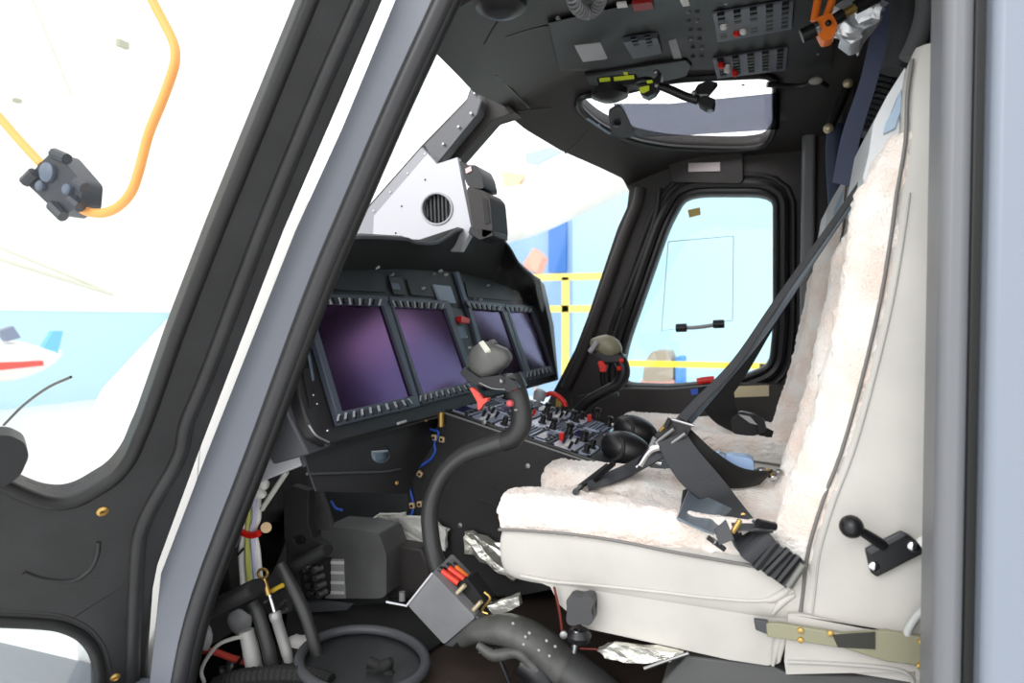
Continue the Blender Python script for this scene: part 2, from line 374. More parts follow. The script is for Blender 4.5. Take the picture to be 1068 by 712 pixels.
# black seam on the nose
bm = NB(); b_tube(bm, [PN(*q, V((-1.8, 1.36, 1.3)), V((-.3, -1, .0))) for q in ((74, 393), (50, 404), (25, 422), (4, 443))], .004, 6); struct('trim_16', bm, BLK2)
# ================================================================ OPEN PORT DOOR
A = PY(209, 470, 1.12); B = PY(400, 0, 1.12); dn = (B-A).cross(V((-.5, -.866, 0))).normalized()
if dn.dot(FW) < 0: dn = -dn
def D(px, py, o=0.): return PN(px, py, A, dn)+dn*o
dr = thing('door_1', D(100, 640), 'x', 'x'); del dr['label'], dr['category']; dr['kind'] = 'structure'
outer = [(430, -70), (400, 0), (356, 104), (297, 240), (209, 470), (165, 590), (160, 615), (153, 712), (150, 790), (-120, 790), (-120, 700), (-120, 600), (-120, 480), (-120, -70)]
win = [(345, -60), (318, 0), (221, 238), (179, 347), (150, 430), (141, 452), (131, 475), (116, 494), (98, 506), (82, 515), (67, 519), (50, 518), (34, 513), (7, 501), (-30, 484), (-90, 460), (-90, -60)]
win2 = [(-60, 653), (0, 655), (40, 657), (62, 660), (80, 668), (91, 680), (96, 695), (98, 712), (99, 770), (-60, 770)]
def sm2(pts, i0, i1, k=5):
    c = catm([V((a, b, 0)) for a, b in pts[i0:i1]], k); return pts[:i0]+[(v.x, v.y) for v in c]+pts[i1:]
win = sm2(win, 3, 15); win2 = sm2(win2, 1, 9)
bm = NB(); b_prism(bm, [D(*q) for q in outer], dn*.05, [[D(*q) for q in win], [D(*q) for q in win2]]); obj('frame', bm, DOORB, dr, smooth=25, bevel=.006)
bm = NB(); b_tube(bm, [D(*q, .002) for q in ((385, -20), (338, 84), (281, 220), (250, 300), (215, 392), (195, 440), (186, 478), (150, 545), (142, 600), (138, 720))], .016, 12, 5); obj('hinge_rib', bm, DOORB, dr)
bm = NB(); b_tube(bm, [D(*q, .002) for q in offp(win, 6)[:-3]], .014, 10, 1); obj('window_seal', bm, RUB, dr)
bm = NB(); b_tube(bm, [D(*q, .002) for q in offp(win2, 7)[:-1]], .013, 10, 1); obj('window_seal', bm, RUB, dr)
bm = NB(); b_tube(bm, [D(*q, .004) for q in offp(win2, 18)[:-1]], .006, 10, 1); obj('moulding', bm, DOORB, dr)
bm = NB(); b_tube(bm, [D(*q, .006) for q in ((-20, 528), (30, 533), (70, 545), (98, 552), (125, 545), (140, 520), (170, 460), (200, 385), (240, 290))], .006, 10, 3); obj('moulding', bm, DOORB, dr)
bm = NB(); b_tube(bm, [D(*q, .001) for q in ((25, 597), (45, 604), (75, 606), (93, 595), (101, 580), (103, 565))], .005, 10, 3); obj('moulding', bm, DOORB, dr)
bm = NB(); b_prism(bm, [D(*q, .03) for q in win], dn*.004); obj('pane', bm, glass('door_glass', (1, 1, 1), .02), dr, smooth=0)
bm = NB(); b_prism(bm, [D(*q, .03) for q in win2], dn*.004); obj('pane', bm, glass('door_glass2', (.93, .96, .97), .12), dr, smooth=0)
for q in ((107, 533), (120, 706)):
    bm = NB(); b_lathe(bm, D(*q, .004), -dn, [(0, .012), (.006, .011), (.009, .006), (.004, .004)], 16); obj('bolt', bm, BRASS, dr, label='brass bolt')
bm = NB()
b_prism(bm, [D(*q, -.03) for q in rpoly([(-30, 446), (8, 444), (24, 452), (29, 466), (20, 486), (6, 496), (-30, 506)], 4, .3)], dn*.03); obj('latch_handle', bm, BLK2, dr, bevel=.008)
# ================================================================ INSTRUMENT PANEL
PB = PY(348, 437, 1.33); _t = math.radians(17); PNn = V((math.cos(_t), 0, math.sin(_t)))
def PA(px, py, o=0.): return PN(px, py, PB+PNn*o, PNn)
ip = thing('instrument_panel', PA(440, 430, -.1), 'wide black instrument panel with four large dark purple displays under a hood', 'instrument panel')
bm = NB(); b_prism(bm, [PA(*q) for q in ((306, 330), (304, 372), (312, 410), (321, 440), (330, 455), (345, 463), (465, 432), (520, 413), (583, 396), (578, 340), (568, 296), (530, 262), (345, 262), (318, 290))], -PNn*.09); obj('panel_face', bm, PANELB, ip, bevel=.006)
SCR = mat('display_glass', (.38, .235, .40), .17, metal=1.)
def qp(Q, u, v): a, b, c, d = [V(q) for q in Q]; return ((a*(1-u)+b*u)*(1-v)+(d*(1-u)+c*u)*v)
def quad(Q, o): return [PA(q[0], q[1], o) for q in Q]
def display(glassq, outerq, nb, ntop):
    bm = NB(); b_prism(bm, [PA(*q, .003) for q in outerq], PNn*.016, [[PA(*q, .003) for q in glassq]]); d = obj('display_unit', bm, BEZ, ip, bevel=.002, smooth=20)
    bm = NB(); b_prism(bm, quad(glassq, .004), PNn*.006); obj('screen', bm, SCR, d, smooth=0, label='dark purple glass screen')
    o, g = outerq, glassq
    for (a, b, c, e, n) in ((g[3], g[2], o[2], o[3], nb), (o[0], o[1], g[1], g[0], ntop)):
        Q = (a, b, c, e)
        for i in range(n):
            u0, u1 = (i+.18)/n, (i+.62)/n; bm = NB()
            q = [qp(Q, u0, .25), qp(Q, u1, .25), qp(Q, u1, .8), qp(Q, u0, .8)]
            b_prism(bm, [PA(p.x, p.y, .018) for p in q], PNn*.006); obj('button', bm, BLK2, d, smooth=0)
    for i in range(nb+1):   # bright dividers between the keys
        if i % 1 == 0:
            Q = (g[3], g[2], o[2], o[3]); u = min(max((i+.0)/nb, .02), .97); bm = NB()
            q = [qp(Q, u-.008, .12), qp(Q, u+.012, .12), qp(Q, u+.012, .6), qp(Q, u-.008, .6)]
            b_prism(bm, [PA(p.x, p.y, .018) for p in q], PNn*.004); obj('key_divider', bm, LGREY, d, smooth=0)
    for i in range(ntop):
        Q = (o[0], o[1], g[1], g[0]); u = (i+.8)/ntop; bm = NB()
        q = [qp(Q, u-.008, .2), qp(Q, u+.012, .2), qp(Q, u+.012, .85), qp(Q, u-.008, .85)]
        b_prism(bm, [PA(p.x, p.y, .018) for p in q], PNn*.004); obj('key_divider', bm, LGREY, d, smooth=0)
display([(318, 318), (395.5, 320.5), (426, 414), (351.6, 430.6)], [(308, 307), (399, 310), (434, 425), (349, 445)], 9, 8)
display([(406.7, 321.5), (460.5, 323.5), (487.5, 399), (437, 411.5)], [(401, 311), (464, 315), (495, 408), (437, 423)], 9, 8)
display([(488, 322.5), (520.5, 325.5), (543, 388.5), (510, 396)], [(482, 314), (523, 318), (547.5, 398), (507, 407)], 7, 7)
display([(528, 325.8), (551.7, 326.5), (572, 382), (549.5, 387)], [(523.6, 318), (556, 320), (577, 391), (548, 398)], 6, 6)
def pbox(q, o, th, m, name, par=ip, bev=.0015, lab=None):
    bm = NB(); b_prism(bm, [PA(*p, o) for p in q], PNn*th); return obj(name, bm, m, par, bevel=bev, smooth=20, label=lab)
SLATE = mat('slate_plastic', (.33, .38, .45), .4)
pbox([(449.7, 297), (468, 299), (474, 317), (457.5, 316)], .002, .008, mat('grey_lcd', (.55, .60, .68), .3), 'standby_display')
pbox([(462, 320), (481, 322), (500, 372), (484, 376)], .001, .006, BLK2, 'gear_panel')
pbox([(470, 341), (482, 341), (486, 353), (475, 354)], .007, .008, SLATE, 'annunciator')
pbox([(472, 284), (475.5, 284), (500, 360), (496, 361)], .001, .012, SLATE, 'divider_rail')
pbox([(404, 288), (418, 289), (423, 308), (410, 307)], .002, .004, BLK2, 'switch_plate'); pbox([(407, 295), (415, 296), (417, 303), (409, 302)], .006, .004, SLATE, 'switch')
pbox([(338, 283), (399, 286), (401, 305), (331, 302)], .001, .004, PANELB, 'blank_plate'); pbox([(423, 291), (446, 293), (453, 310), (428, 308)], .001, .004, PANELB, 'blank_plate'); pbox([(484, 294), (540, 303), (545, 315), (487, 310)], .001, .004, PANELB, 'blank_plate')
def pknob(q, r, h, m, name='knob', o=.004, n=16, lab=None):
    bm = NB(); b_lathe(bm, PA(*q, o), PNn, [(0, r), (h*.8, r*.95), (h, r*.7)], n); return obj(name, bm, m, ip, label=lab)
pknob((476.5, 334), .012, .02, RED, 'landing_gear_knob', lab='red knob'); pbox([(479, 330), (488, 333), (487, 338), (478, 337)], .02, .01, RED, 'lever_tip', lab='red lever tip')
for q in ((484, 352), (488, 363), (407, 287), (392, 279.5), (440, 301), (451, 286), (464, 287), (458, 283), (500, 313), (493, 312), (535, 305), (508, 298)): pknob(q, .0045, .012, STEEL if q[0] % 2 else LGREY, 'toggle', n=8)
for q in ((329, 345), (326, 412), (330, 421), (341, 449), (352, 441)): pknob(q, .003, .004, CHR, 'screw', n=8)
pbox([(314, 385), (321, 384), (330, 420), (323, 426)], .001, .004, BLKM, 'side_slot'); pbox([(316, 350), (319, 350), (327, 396), (325, 398)], .004, .004, SLATE, 'side_rail')
bm = NB(); p = PA(419, 440, -.0); b_tube(bm, [PA(415, 441.5, .004), PA(423, 439, .004)], .004, 8); obj('latch_tab', bm, LGREY, ip)
# rounded port cheek of the panel
bm = NB(); b_tube(bm, [PA(*q, -.012) for q in ((316, 300), (311, 340), (309, 375), (311, 405), (317, 430), (326, 448), (342, 461))], .011, 10, 4); obj('edge_roll', bm, CHAR, ip)
bm = NB(); b_tube(bm, [PA(*q, .003) for q in ((322, 443), (330, 454), (343, 461))], .0022, 8, 4); obj('bright_edge', bm, ALU, ip)
bm = NB(); b_prism(bm, [PA(*q, -.03) for q in ((300, 340), (312, 335), (312, 400), (318, 432), (330, 452), (344, 463), (352, 463), (322, 474), (300, 432), (290, 380))], -PNn*.10); obj('cheek', bm, CHAR, ip, bevel=.01)
# hood
lip = [(332, 275), (352, 253), (366, 248.5), (380, 247), (422, 249), (432, 252.5), (453, 253.5), (466, 247), (480, 239.5), (505, 244), (527, 253), (541, 275), (552, 285), (563, 292), (567, 310), (573, 337), (578, 372), (582, 396)]
inn = [(335, 284), (350, 284), (362, 283), (378, 283), (410, 282), (425, 282), (446, 283), (462, 284), (478, 286), (500, 291), (520, 297), (535, 303), (545, 308), (553, 315), (557, 325), (563, 345), (570, 375), (577, 396)]
rings = []
for i, (a, b) in enumerate(zip(lip, inn)):
    o = .13 if i < 12 else .13-.018*(i-11); L = PA(*a, o); I = PA(*b, -.005); dz = V((0, 0, .012))
    rings.append([L, (L+I)/2+V((0, 0, .012)), I, I-PNn*.07+dz, L-PNn*(o+.10)+dz*2, L+V((-.01, 0, .009))])
bm = NB(); b_rings(bm, rings); hd = obj('glareshield', bm, mat('hood_black', (.105, .105, .10), .7, bump=.3, bscale=250), ip, smooth=60)
bm = NB(); b_tube(bm, [PA(*a, .128) for a in lip[1:14]], .0055, 8, 4); obj('hood_lip', bm, CHAR, ip)
# ---- plates under the panel
up = thing('under_panel_bracket', PA(380, 540, -.1), 'black bracket plate with a round hole below the instrument panel', 'bracket')
hole = [(397+10*math.cos(a*math.pi/8), 473+10*math.sin(a*math.pi/8)) for a in range(16)]
bm = NB(); b_prism(bm, [PA(*q, -.05) for q in ((318, 474), (345, 465), (462, 434), (466, 440), (430, 500), (427, 515), (330, 512), (322, 490))], -PNn*.004, [[PA(*q, -.05) for q in hole]]); obj('plate', bm, PANELB, up, smooth=0)
bm = NB(); b_tube(bm, [PA(*q, -.047) for q in ((320, 494), (400, 492), (418, 489))], .003, 8, 1, sm=False); obj('flange', bm, CHAR, up)
bm = NB(); b_cyl(bm, PA(385, 478, -.1), PA(412, 476, -.1), .02, n=16); obj('grey_duct', bm, mat('blue_grey', (.55, .62, .68), .5), up)
for q in ((413.5, 503.5), (444, 438)):
    bm = NB(); b_lathe(bm, PA(*q, -.045), PNn, [(0, .006), (.004, .005), (.006, .002)], 12); obj('bolt', bm, BRASS, up)
# dark structure behind
bm = NB(); b_box(bm, (-1.38, 2.15, 1.12), (.02, 1.75, .75)); struct('wall_footwell', bm, mat('footwell_grey', (.22, .22, .225), .6))
# light grey side panel
sp = PY(314, 485, 1.32)
bm = NB(); b_prism(bm, [PY(*q, 1.28) for q in ((296, 420), (315, 485), (262, 506), (235, 506), (270, 430))], (0, .03, 0)); tag(obj('access_panel', bm, LGREY, bevel=.003), 'light grey triangular access panel beside the port door post', 'panel')
bm = NB(); b_prism(bm, [PY(*q, 1.275) for q in ((294, 414), (300, 418), (322, 484), (315, 488))], (0, .04, 0)); tag(obj('edge_bracket', bm, CHAR, bevel=.003), 'dark bracket strip along the edge of the light grey access panel', 'bracket')
# ================================================================ CENTRE CONSOLE
CY0, CY1 = 1.86, 2.46
k0 = PY(462, 431, CY0); k1 = PY(632, 489, CY0); ku = (k1-k0).normalized(); kn = ku.cross(V((0, 1, 0))).normalized()
if kn.z < 0: kn = -kn
KL = (k1-k0).length
def K(u, v, o=0.): return k0+ku*(u*KL)+V((0, v*(CY1-CY0), 0))+kn*o
def KP(px, py, o=0.): return PN(px, py, k0+kn*o, kn)
cs = thing('centre_console', K(.5, .5, -.4), 'centre console between the seats packed with grey switch and radio panels', 'console')
KW = mat('console_black', (.155, .155, .16), .6, bump=.15, bscale=200)
bm = NB(); b_prism(bm, [PY(*q, CY0) for q in ((462, 431), (640, 491.5), (700, 512), (700, 560), (600, 610), (540, 622), (470, 622), (424, 622), (425, 512), (430, 497), (446, 462))], (0, CY1-CY0, 0)); obj('body', bm, KW, cs, bevel=.006)
bm = NB(); b_tube(bm, [K(0, .0, .003), K(1.0, 0, .003)], .0035, 8, 1); obj('edge_rail', bm, mat('rail_grey', (.48, .48, .48), .4), cs)
bm = NB(); b_tube(bm, [K(0, .03, .006), K(1.0, .03, .006)], .006, 8, 1); obj('edge_rail', bm, BLK2, cs)
for q in ((550.5, 485.5), (480, 547.5), (598, 503), (505, 440)):
    bm = NB(); b_lathe(bm, PY(*q, CY0), (0, -1, 0), [(-.002, .008), (.003, .0075), (.004, .003)], 14); obj('screw', bm, STEEL, cs)
for a, b in (((560, 480), (640, 510)), ((500, 500), (590, 535)), ((500, 520), (580, 552))):
    bm = NB(); b_tube(bm, [PY(*a, CY0-.001), PY(*b, CY0-.001)], .0018, 6); obj('crease', bm, BLK, cs)
FP = [mat('face_plate_a', (.72, .75, .84), .32, metal=.3), mat('face_plate_b', (.58, .61, .70), .35, metal=.2), mat('face_plate_c', (.84, .86, .93), .3, metal=.3)]  # dark plates; their bluish reflections are put into the base colours
rnd = random.Random(3)
def kbox(u0, u1, v0, v1, o, h, m, name, par):
    bm = NB(); b_prism(bm, [K(u0, v0, o), K(u1, v0, o), K(u1, v1, o), K(u0, v1, o)], kn*h); return obj(name, bm, m, par, bevel=.001, smooth=20)
rows = [(.0, .12), (.13, .27), (.28, .38), (.39, .52), (.53, .64), (.65, .79), (.80, .88)]
nbut = 0
for c, (v0, v1) in enumerate(((.06, .34), (.36, .64), (.66, .94))):
    for r, (u0, u1) in enumerate(rows):
        if c == 1 and r == 6: continue
        mo = kbox(u0+.004, u1-.006, v0, v1, .0, .006, FP[(c*2+r) % 3], 'control_unit', cs)
        kind = (r*3+c*5) % 4
        W, H = v1-v0, u1-u0
        if kind == 0:      # slim display and keys
            kbox(u0+H*.12, u0+H*.6, v0+W*.15, v1-W*.35, .006, .003, mat('indigo_lcd', (.16, .15, .33), .15), 'readout', mo)
            for i in range(4): kbox(u0+H*.7, u0+H*.9, v0+W*(.12+.2*i), v0+W*(.24+.2*i), .006, .006, BLK2, 'key', mo)
        elif kind == 1:    # ridge keys
            for i in range(5): kbox(u0+H*(.1+.17*i), u0+H*(.17+.17*i), v0+W*.12, v1-W*.12, .006, .004, BLK2 if i % 2 else SLATE, 'key', mo)
        elif kind == 2:    # knobs
            for i in range(2):
                bm = NB(); b_lathe(bm, K(u0+H*.5, v0+W*(.28+.44*i), .006), kn, [(0, .014), (.004, .014), (.005, .009), (.026, .008), (.028, .005)], 14); obj('rotary_knob', bm, BLK2, mo)
            for i in range(3):
                kbox(u0+H*(.12+.3*i), u0+H*(.22+.3*i), v0+W*.45, v0+W*.56, .006, .004, WHT, 'legend', mo)
        else:              # toggles
            for i in range(4):
                bm = NB(); p = K(u0+H*(.3 if i % 2 else .7), v0+W*(.16+.22*i), .006); b_cyl(bm, p, p+kn*.022+ku*.006, .004, .0055, 8); obj('toggle', bm, BLK2 if (i != 2 or c != 1) else RED, mo)
            kbox(u0+H*.40, u0+H*.60, v0+W*.1, v1-W*.1, .006, .002, WHT, 'legend', mo)
        for uu, vv in ((.08, .05), (.92, .05), (.08, .95), (.92, .95)):
            if nbut < 99:
                bm = NB(); b_cyl(bm, K(u0+H*uu, v0+W*vv, .005), K(u0+H*uu, v0+W*vv, .0095), .005, n=8); obj('fastener', bm, BLK2, mo); nbut += 1
for q, m in (((576, 447), BLK2), ((593, 452), BLK2), ((608, 460), BLK2), ((634, 444), BLK2), ((622, 435), BLK2), ((570, 430), BLK2), ((597, 438), BLK2)):
    bm = NB(); b_lathe(bm, KP(*q, .006), kn, [(0, .012), (.022, .009), (.026, .012), (.034, .012), (.037, .006)], 12); obj('selector_knob', bm, m, cs)
for q in ((585, 459), (614, 439)):
    bm = NB(); p = KP(*q, .006); b_box(bm, p+kn*.012, (.014, .014, .024)); obj('guarded_switch', bm, RED, cs, bevel=.002, label='red guarded switch')
# two domed black housings at the aft end
for q, s in (((660, 466), 1.), ((669, 446), .98)):
    p = PY(q[0]-6, q[1]+4, 2.02 if s == 1. else 2.36); hd2 = None
    bm = NB(); X = V((.93, 0, -.36)); Z = V((.36, 0, .93)); Yv = V((0, 1, 0))
    b_sphere(bm, p, .075*s, (1.1, .75, .72), (X, Yv, Z), 24, 14); hd2 = obj('trackball_housing', bm, BLK2, cs, smooth=180)
    fc = p+V((-.055, -.018, .012)); fd = V((-.55, -.78, .25)).normalized(); fx, fy, _ = frame_of(fd)
    bm = NB(); c0 = p+fd*.040*s; b_lathe(bm, c0, fd, [(0, .036), (.008, .036), (.010, .030)], 24); fa = obj('end_disc', bm, BLK, hd2)
    for i in range(8):
        a = i*math.pi/4; bm = NB(); s_ = c0+fd*.011+fx*.024*math.cos(a)+fy*.024*math.sin(a); b_cyl(bm, s_-fd*.002, s_+fd*.0015, .0022, n=8); obj('screw', bm, CHR, hd2)
p = KP(563, 420, 0)
bm = NB(); pp = PY(563, 412, 2.35); b_lathe(bm, pp-kn*.04, kn, [(0, .008), (.02, .008), (.022, .02), (.045, .024), (.058, .018), (.062, .006)], 18); obj('ball_knob', bm, mat('pale_knob', (.62, .63, .64), .4), cs, label='pale round knob')
bm = NB(); b_tube(bm, [PY(*q, 2.4) for q in ((569, 412), (575, 410), (582, 413), (588, 419), (590, 424))], .009, 10, 4); obj('pull_ring', bm, RED, cs, label='red pull handle')
bm = NB(); b_box(bm, PY(583, 420, 2.42), (.02, .02, .03)); obj('pull_base', bm, BRASS, cs, bevel=.003)
# ---- blue wire with tan clips on the console flank
wy = CY0-.006
bm = NB(); b_tube(bm, PYs([(440, 434), (437, 437), (437, 441), (443, 447), (451, 448), (457, 450), (456, 456), (453, 462), (454, 470), (450, 478), (442, 484), (434, 489), (429, 494), (427, 505), (429, 515), (431, 524), (430, 535), (425, 542)], wy), .0042, 8, 4)
bw = tag(obj('blue_wire', bm, BLUEW), 'thin blue wire clipped in loops down the flank of the centre console', 'wire')
for c, a in (((453, 456), .0), ((461, 458), .1), ((431, 489.5), .5), ((438, 494), .6), ((430, 527), -.1), ((438, 525.5), -.1)):
    p = PY(*c, wy-.001); ax = (V((math.cos(a), 0, -math.sin(a))), V((0, 1, 0)), V((math.sin(a), 0, math.cos(a))))
    bm = NB(); b_box(bm, p, (.017, .010, .017), ax); tag(obj('cable_clip', bm, mat('tan_clip', (.86, .74, .56), .5), bevel=.002), 'small tan adhesive clip holding the blue wire to the console flank', 'clip', 'tan clips on the blue wire')
    bm = NB(); b_box(bm, p+V((0, -.006, 0)), (.007, .004, .007), ax); obj('slot', bm, BLKM, bpy.data.objects[-1] if False else [o for o in COL.objects if o.name.startswith('cable_clip')][-1])
bm = NB(); p = PY(460, 434, 1.84); b_cyl(bm, p-V((0, 0, .03)), p+V((0, 0, .012)), .010, n=14); b_cyl(bm, p+V((-.012, 0, .006)), p+V((-.035, 0, .008)), .006, n=10); tag(obj('connector_plug', bm, BRASS), 'small brass and grey plug at the top of the blue wire', 'plug')
# ---- foil covered strips along the console foot
def foil(q, Y, name, lab, cat, m=FOIL, th=.02, cr=.01, wf=0):
    bm = NB(); b_prism(bm, PYs(q, Y), (0, th, 0)); bmesh.ops.subdivide_edges(bm, edges=bm.edges[:], cuts=3, use_grid_fill=True); crumple(bm, cr, 45); return tag(obj(name, bm, m, smooth=20), lab, cat)
foil([(382, 541), (392, 538), (405, 541), (441, 541), (466, 553), (463, 573), (441, 565), (416, 560), (384, 552)], CY0-.035, 'tape_wrap', 'white tape wrapped strip crossing under the centre console beside the blue wire', 'tape', TAPE)
foil([(393, 536), (420, 536), (421, 542), (394, 542)], CY0-.03, 'tape_patch', 'small white tape patch above the taped strip', 'tape', TAPE, cr=.005)
foil([(484, 555), (497, 558), (532, 572), (545, 600), (537, 606), (515, 594), (487, 576)], CY0-.03, 'foil_duct', 'crumpled silver foil duct running behind the front of the port seat', 'foil')
# ================================================================ SEATS
SY = 1.40; SWD = .43
seam = [(957, 47), (950, 62), (945, 100), (943, 148), (934, 202), (929, 240), (917, 313), (897, 398), (876, 472), (857, 522), (842, 573), (836, 620), (832, 647), (823, 691)]
SP = [PY(*q, SY) for q in seam]   # x(z) along the near seam
def sx(z, pts=None):
    p = SP
    if z >= p[0].z: return p[0].x
    for a, b in zip(p, p[1:]):
        if a.z >= z >= b.z: return b.x+(a.x-b.x)*(z-b.z)/(a.z-b.z+1e-9)
    return p[-1].x
seat = thing('pilot_seat', (.05, SY+SWD/2, FLOOR), 'pale grey leather pilot seat nearest the open door with fluffy cream cover', 'seat', 'pilot seats')
# back shell: side walls full depth, hollow in the middle
zt = SP[0].z; zb = SP[-1].z
def side_poly(y, inset=0.):
    f = [V((sx(p.z)+inset, y, p.z)) for p in SP]
    return f+[V((f[-1].x+.28, y, zb)), V((.40, y, zb+.25)), V((.47, y, zt-.35)), V((.44, y, zt)), ]
def bx(z):
    if z < zb+.25: return sx(zb)+.28+(.40-sx(zb)-.28)*(z-zb)/.25
    return .40+.07*min(1, (z-zb-.25)/max(.01, zt-.35-zb-.25)) if z < zt-.35 else .47-.03*(z-zt+.35)/.35
ZS = [zb+(zt-zb)*i/40 for i in range(41)]
for y0, y1 in ((SY, SY+.075), (SY+SWD-.075, SY+SWD)):
    bm = NB(); r_ = .014 if y0 == SY else .014
    b_rings(bm, [[V((sx(z)+r_, y0, z)), V((sx(z), y0+r_, z)), V((sx(z), y1-r_, z)), V((sx(z)+r_, y1, z)), V((bx(z), y1, z)), V((bx(z), y0, z))] for z in ZS]); obj('side_wing', bm, LEATH, seat, smooth=60)
bm = NB(); b_rings(bm, [[V((sx(z)+.03+(.05 if z > 2.0 else 0), SY+.05, z-.02)), V((sx(z)+.03+(.05 if z > 2.0 else 0), SY+SWD-.05, z-.02)), V((bx(z)-.01, SY+SWD-.05, z-.02)), V((bx(z)-.01, SY+.05, z-.02))] for z in ZS]); obj('back_shell', bm, LEATH, seat, smooth=20)
bm = NB(); b_tube(bm, [V((sx(p.z)+.002, SY-.001, p.z)) for p in SP[1:]], .0035, 8, 3); obj('piping', bm, mat('piping_grey', (.45, .44, .43), .5), seat)
bm = NB(); b_tube(bm, [V((sx(p.z)+.022, SY-.001, p.z)) for p in SP[4:]], .002, 8, 3); obj('stitch_line', bm, mat('stitch', (.72, .71, .69), .6), seat)
# fleece on the backrest: two side rolls and a hollow centre
def fleece(name, y0, y1, off, zt_, zb_, th, m=FUR, amp=.006, par=seat, prof=None):
    nz, ny = 70, 18; F, B = [], []
    for i in range(nz+1):
        z = zb_+(zt_-zb_)*i/nz; e = min(1, (1-i/nz)*nz*.10+.05); e = math.sqrt(e) if e < 1 else 1; rf, rb = [], []
        for j in range(ny+1):
            t = j/ny; y = y0+(y1-y0)*t; w = (1-abs(2*t-1)**3.5)
            d = (off+th*w)*e if prof is None else prof(t, i/nz)*e
            x = sx(z)-d; p = V((x, y, z)); p += noise.noise_vector(p*95)*amp+noise.noise_vector(p*28)*amp*1.3
            rf.append(p); rb.append(V((sx(z)+.03, y, z)))
        F.append(rf); B.append(rb)
    bm = NB(); f = [[bm.verts.new(p) for p in r] for r in F]; b = [[bm.verts.new(p) for p in r] for r in B]
    for i in range(nz):
        for j in range(ny): bm.faces.new((f[i][j], f[i][j+1], f[i+1][j+1], f[i+1][j])); bm.faces.new((b[i][j], b[i+1][j], b[i+1][j+1], b[i][j+1]))
        for j in (0, ny): bm.faces.new((f[i][j], f[i+1][j], b[i+1][j], b[i][j]))
    for j in range(ny):
        for i in (0, nz): bm.faces.new((f[i][j], f[i][j+1], b[i][j+1], b[i][j]))
    return obj(name, bm, m, par, smooth=180)
ztf = PY(931, 137, SY).z; zbf = PY(842, 590, SY).z
fleece('fleece_side_roll', SY+.003, SY+.085, .0, ztf, zbf, .062)
fleece('fleece_side_roll', SY+SWD-.085, SY+SWD-.003, .0, ztf-.10, zbf, .062)
fleece('fleece_back', SY+.07, SY+SWD-.07, .004, ztf-.16, zbf, .012)
# headrest pad between the wings, pale leather, and a light blue reflection added as a coloured patch
bm = NB(); pts = [PY(*q, SY+.06) for q in ((944, 70), (925, 100), (911, 128), (906, 160), (900, 185), (912, 250), (935, 250), (950, 120))]
b_prism(bm, pts, (0, SWD-.13, 0)); obj('headrest', bm, mat('pale_leather', (.80, .81, .82), .4, bump=.2, bscale=20), seat, bevel=.015, smooth=50)
bm = NB(); b_prism(bm, PYs([(940, 92), (934, 110), (924, 128), (921, 140), (934, 134), (941, 112)], SY+.055), (0, .01, 0)); obj('blue_reflection', bm, mat('blue_grey_reflection', (.62, .70, .78), .5), seat, bevel=.003)
# cushion: cage with a notch for the control stick
def cage(name, xs, ys, ztop, zbot, skip, m, sub=2, amp=0., par=seat, crease=0.):
    bm = NB(); cell = {}
    def vt(i, j, k):
        key = (i, j, k)
        if key not in cell: cell[key] = bm.verts.new((xs[i], ys[j], ztop(xs[i], j) if k else zbot(xs[i], j)))
        return cell[key]
    nx, ny = len(xs)-1, len(ys)-1; ok = lambda i, j: 0 <= i < nx and 0 <= j < ny and (i, j) not in skip
    for i in range(nx):
        for j in range(ny):
            if not ok(i, j): continue
            bm.faces.new((vt(i, j, 1), vt(i+1, j, 1), vt(i+1, j+1, 1), vt(i, j+1, 1))); bm.faces.new((vt(i, j, 0), vt(i, j+1, 0), vt(i+1, j+1, 0), vt(i+1, j, 0)))
            for (a, b, ni, nj) in (((i, j), (i+1, j), i, j-1), ((i, j+1), (i+1, j+1), i, j+1), ((i, j), (i, j+1), i-1, j), ((i+1, j), (i+1, j+1), i+1, j)):
                if not ok(ni, nj): bm.faces.new((vt(*a, 0), vt(*b, 0), vt(*b, 1), vt(*a, 1)))
    o = obj(name, bm, m, par, smooth=180)
    for lv in (sub,):
        s = o.modifiers.new('s', 'SUBSURF'); s.levels = lv; s.render_levels = lv
    dg = bpy.context.evaluated_depsgraph_get(); dg.update(); me = bpy.data.meshes.new_from_object(o.evaluated_get(dg)); o.modifiers.clear(); o.data = me
    if amp:
        off = rootloc(o)
        for v in me.vertices: p = v.co+off; v.co += noise.noise_vector(p*100)*amp+noise.noise_vector(p*30)*amp
    for p in me.polygons: p.use_smooth = True
    return o
zs1 = PY(700, 575, SY).z; zs0 = PY(540, 600, SY).z
XF = PY(517, 540, SY).x
xs = [XF, XF+.03, XF+.10, XF+.20, XF+.27, XF+.36, XF+.50, sx(1.15)+.03]; ys = [SY+.0, SY+.03, SY+.13, SY+SWD-.14, SY+SWD-.03, SY+SWD]
top = PY(560, 516, SY+.06).z
def ft(x, j): return top+.012-(.05 if j in (2, 3) and x > XF+.3 else 0)-.03*max(0, (x-XF-.2))
fc = cage('fleece_cushion', xs, ys, ft, lambda x, j: zs1-.005, {(0, 2), (1, 2), (2, 2), (3, 2)}, FUR, 4, .0045)
ys2 = [SY-.004, SY+.02, SY+.12, SY+SWD-.13, SY+SWD-.02, SY+SWD+.004]
xs2 = [XF+.006, XF+.03, XF+.10, XF+.20, XF+.27, XF+.36, XF+.50, sx(1.15)+.05]
def lb(x, j): return zs0-.015-.02*max(0, (x-XF))+(.03 if x < XF+.02 else 0)
cl = cage('leather_cushion', xs2, ys2, lambda x, j: zs1+.012, lb, {(0, 2), (1, 2), (2, 2), (3, 2)}, LEATH, 3, .0)
e = [(520, 552), (545, 553), (600, 557.5), (650, 565), (700, 575), (750, 584), (790, 591), (835, 600)]
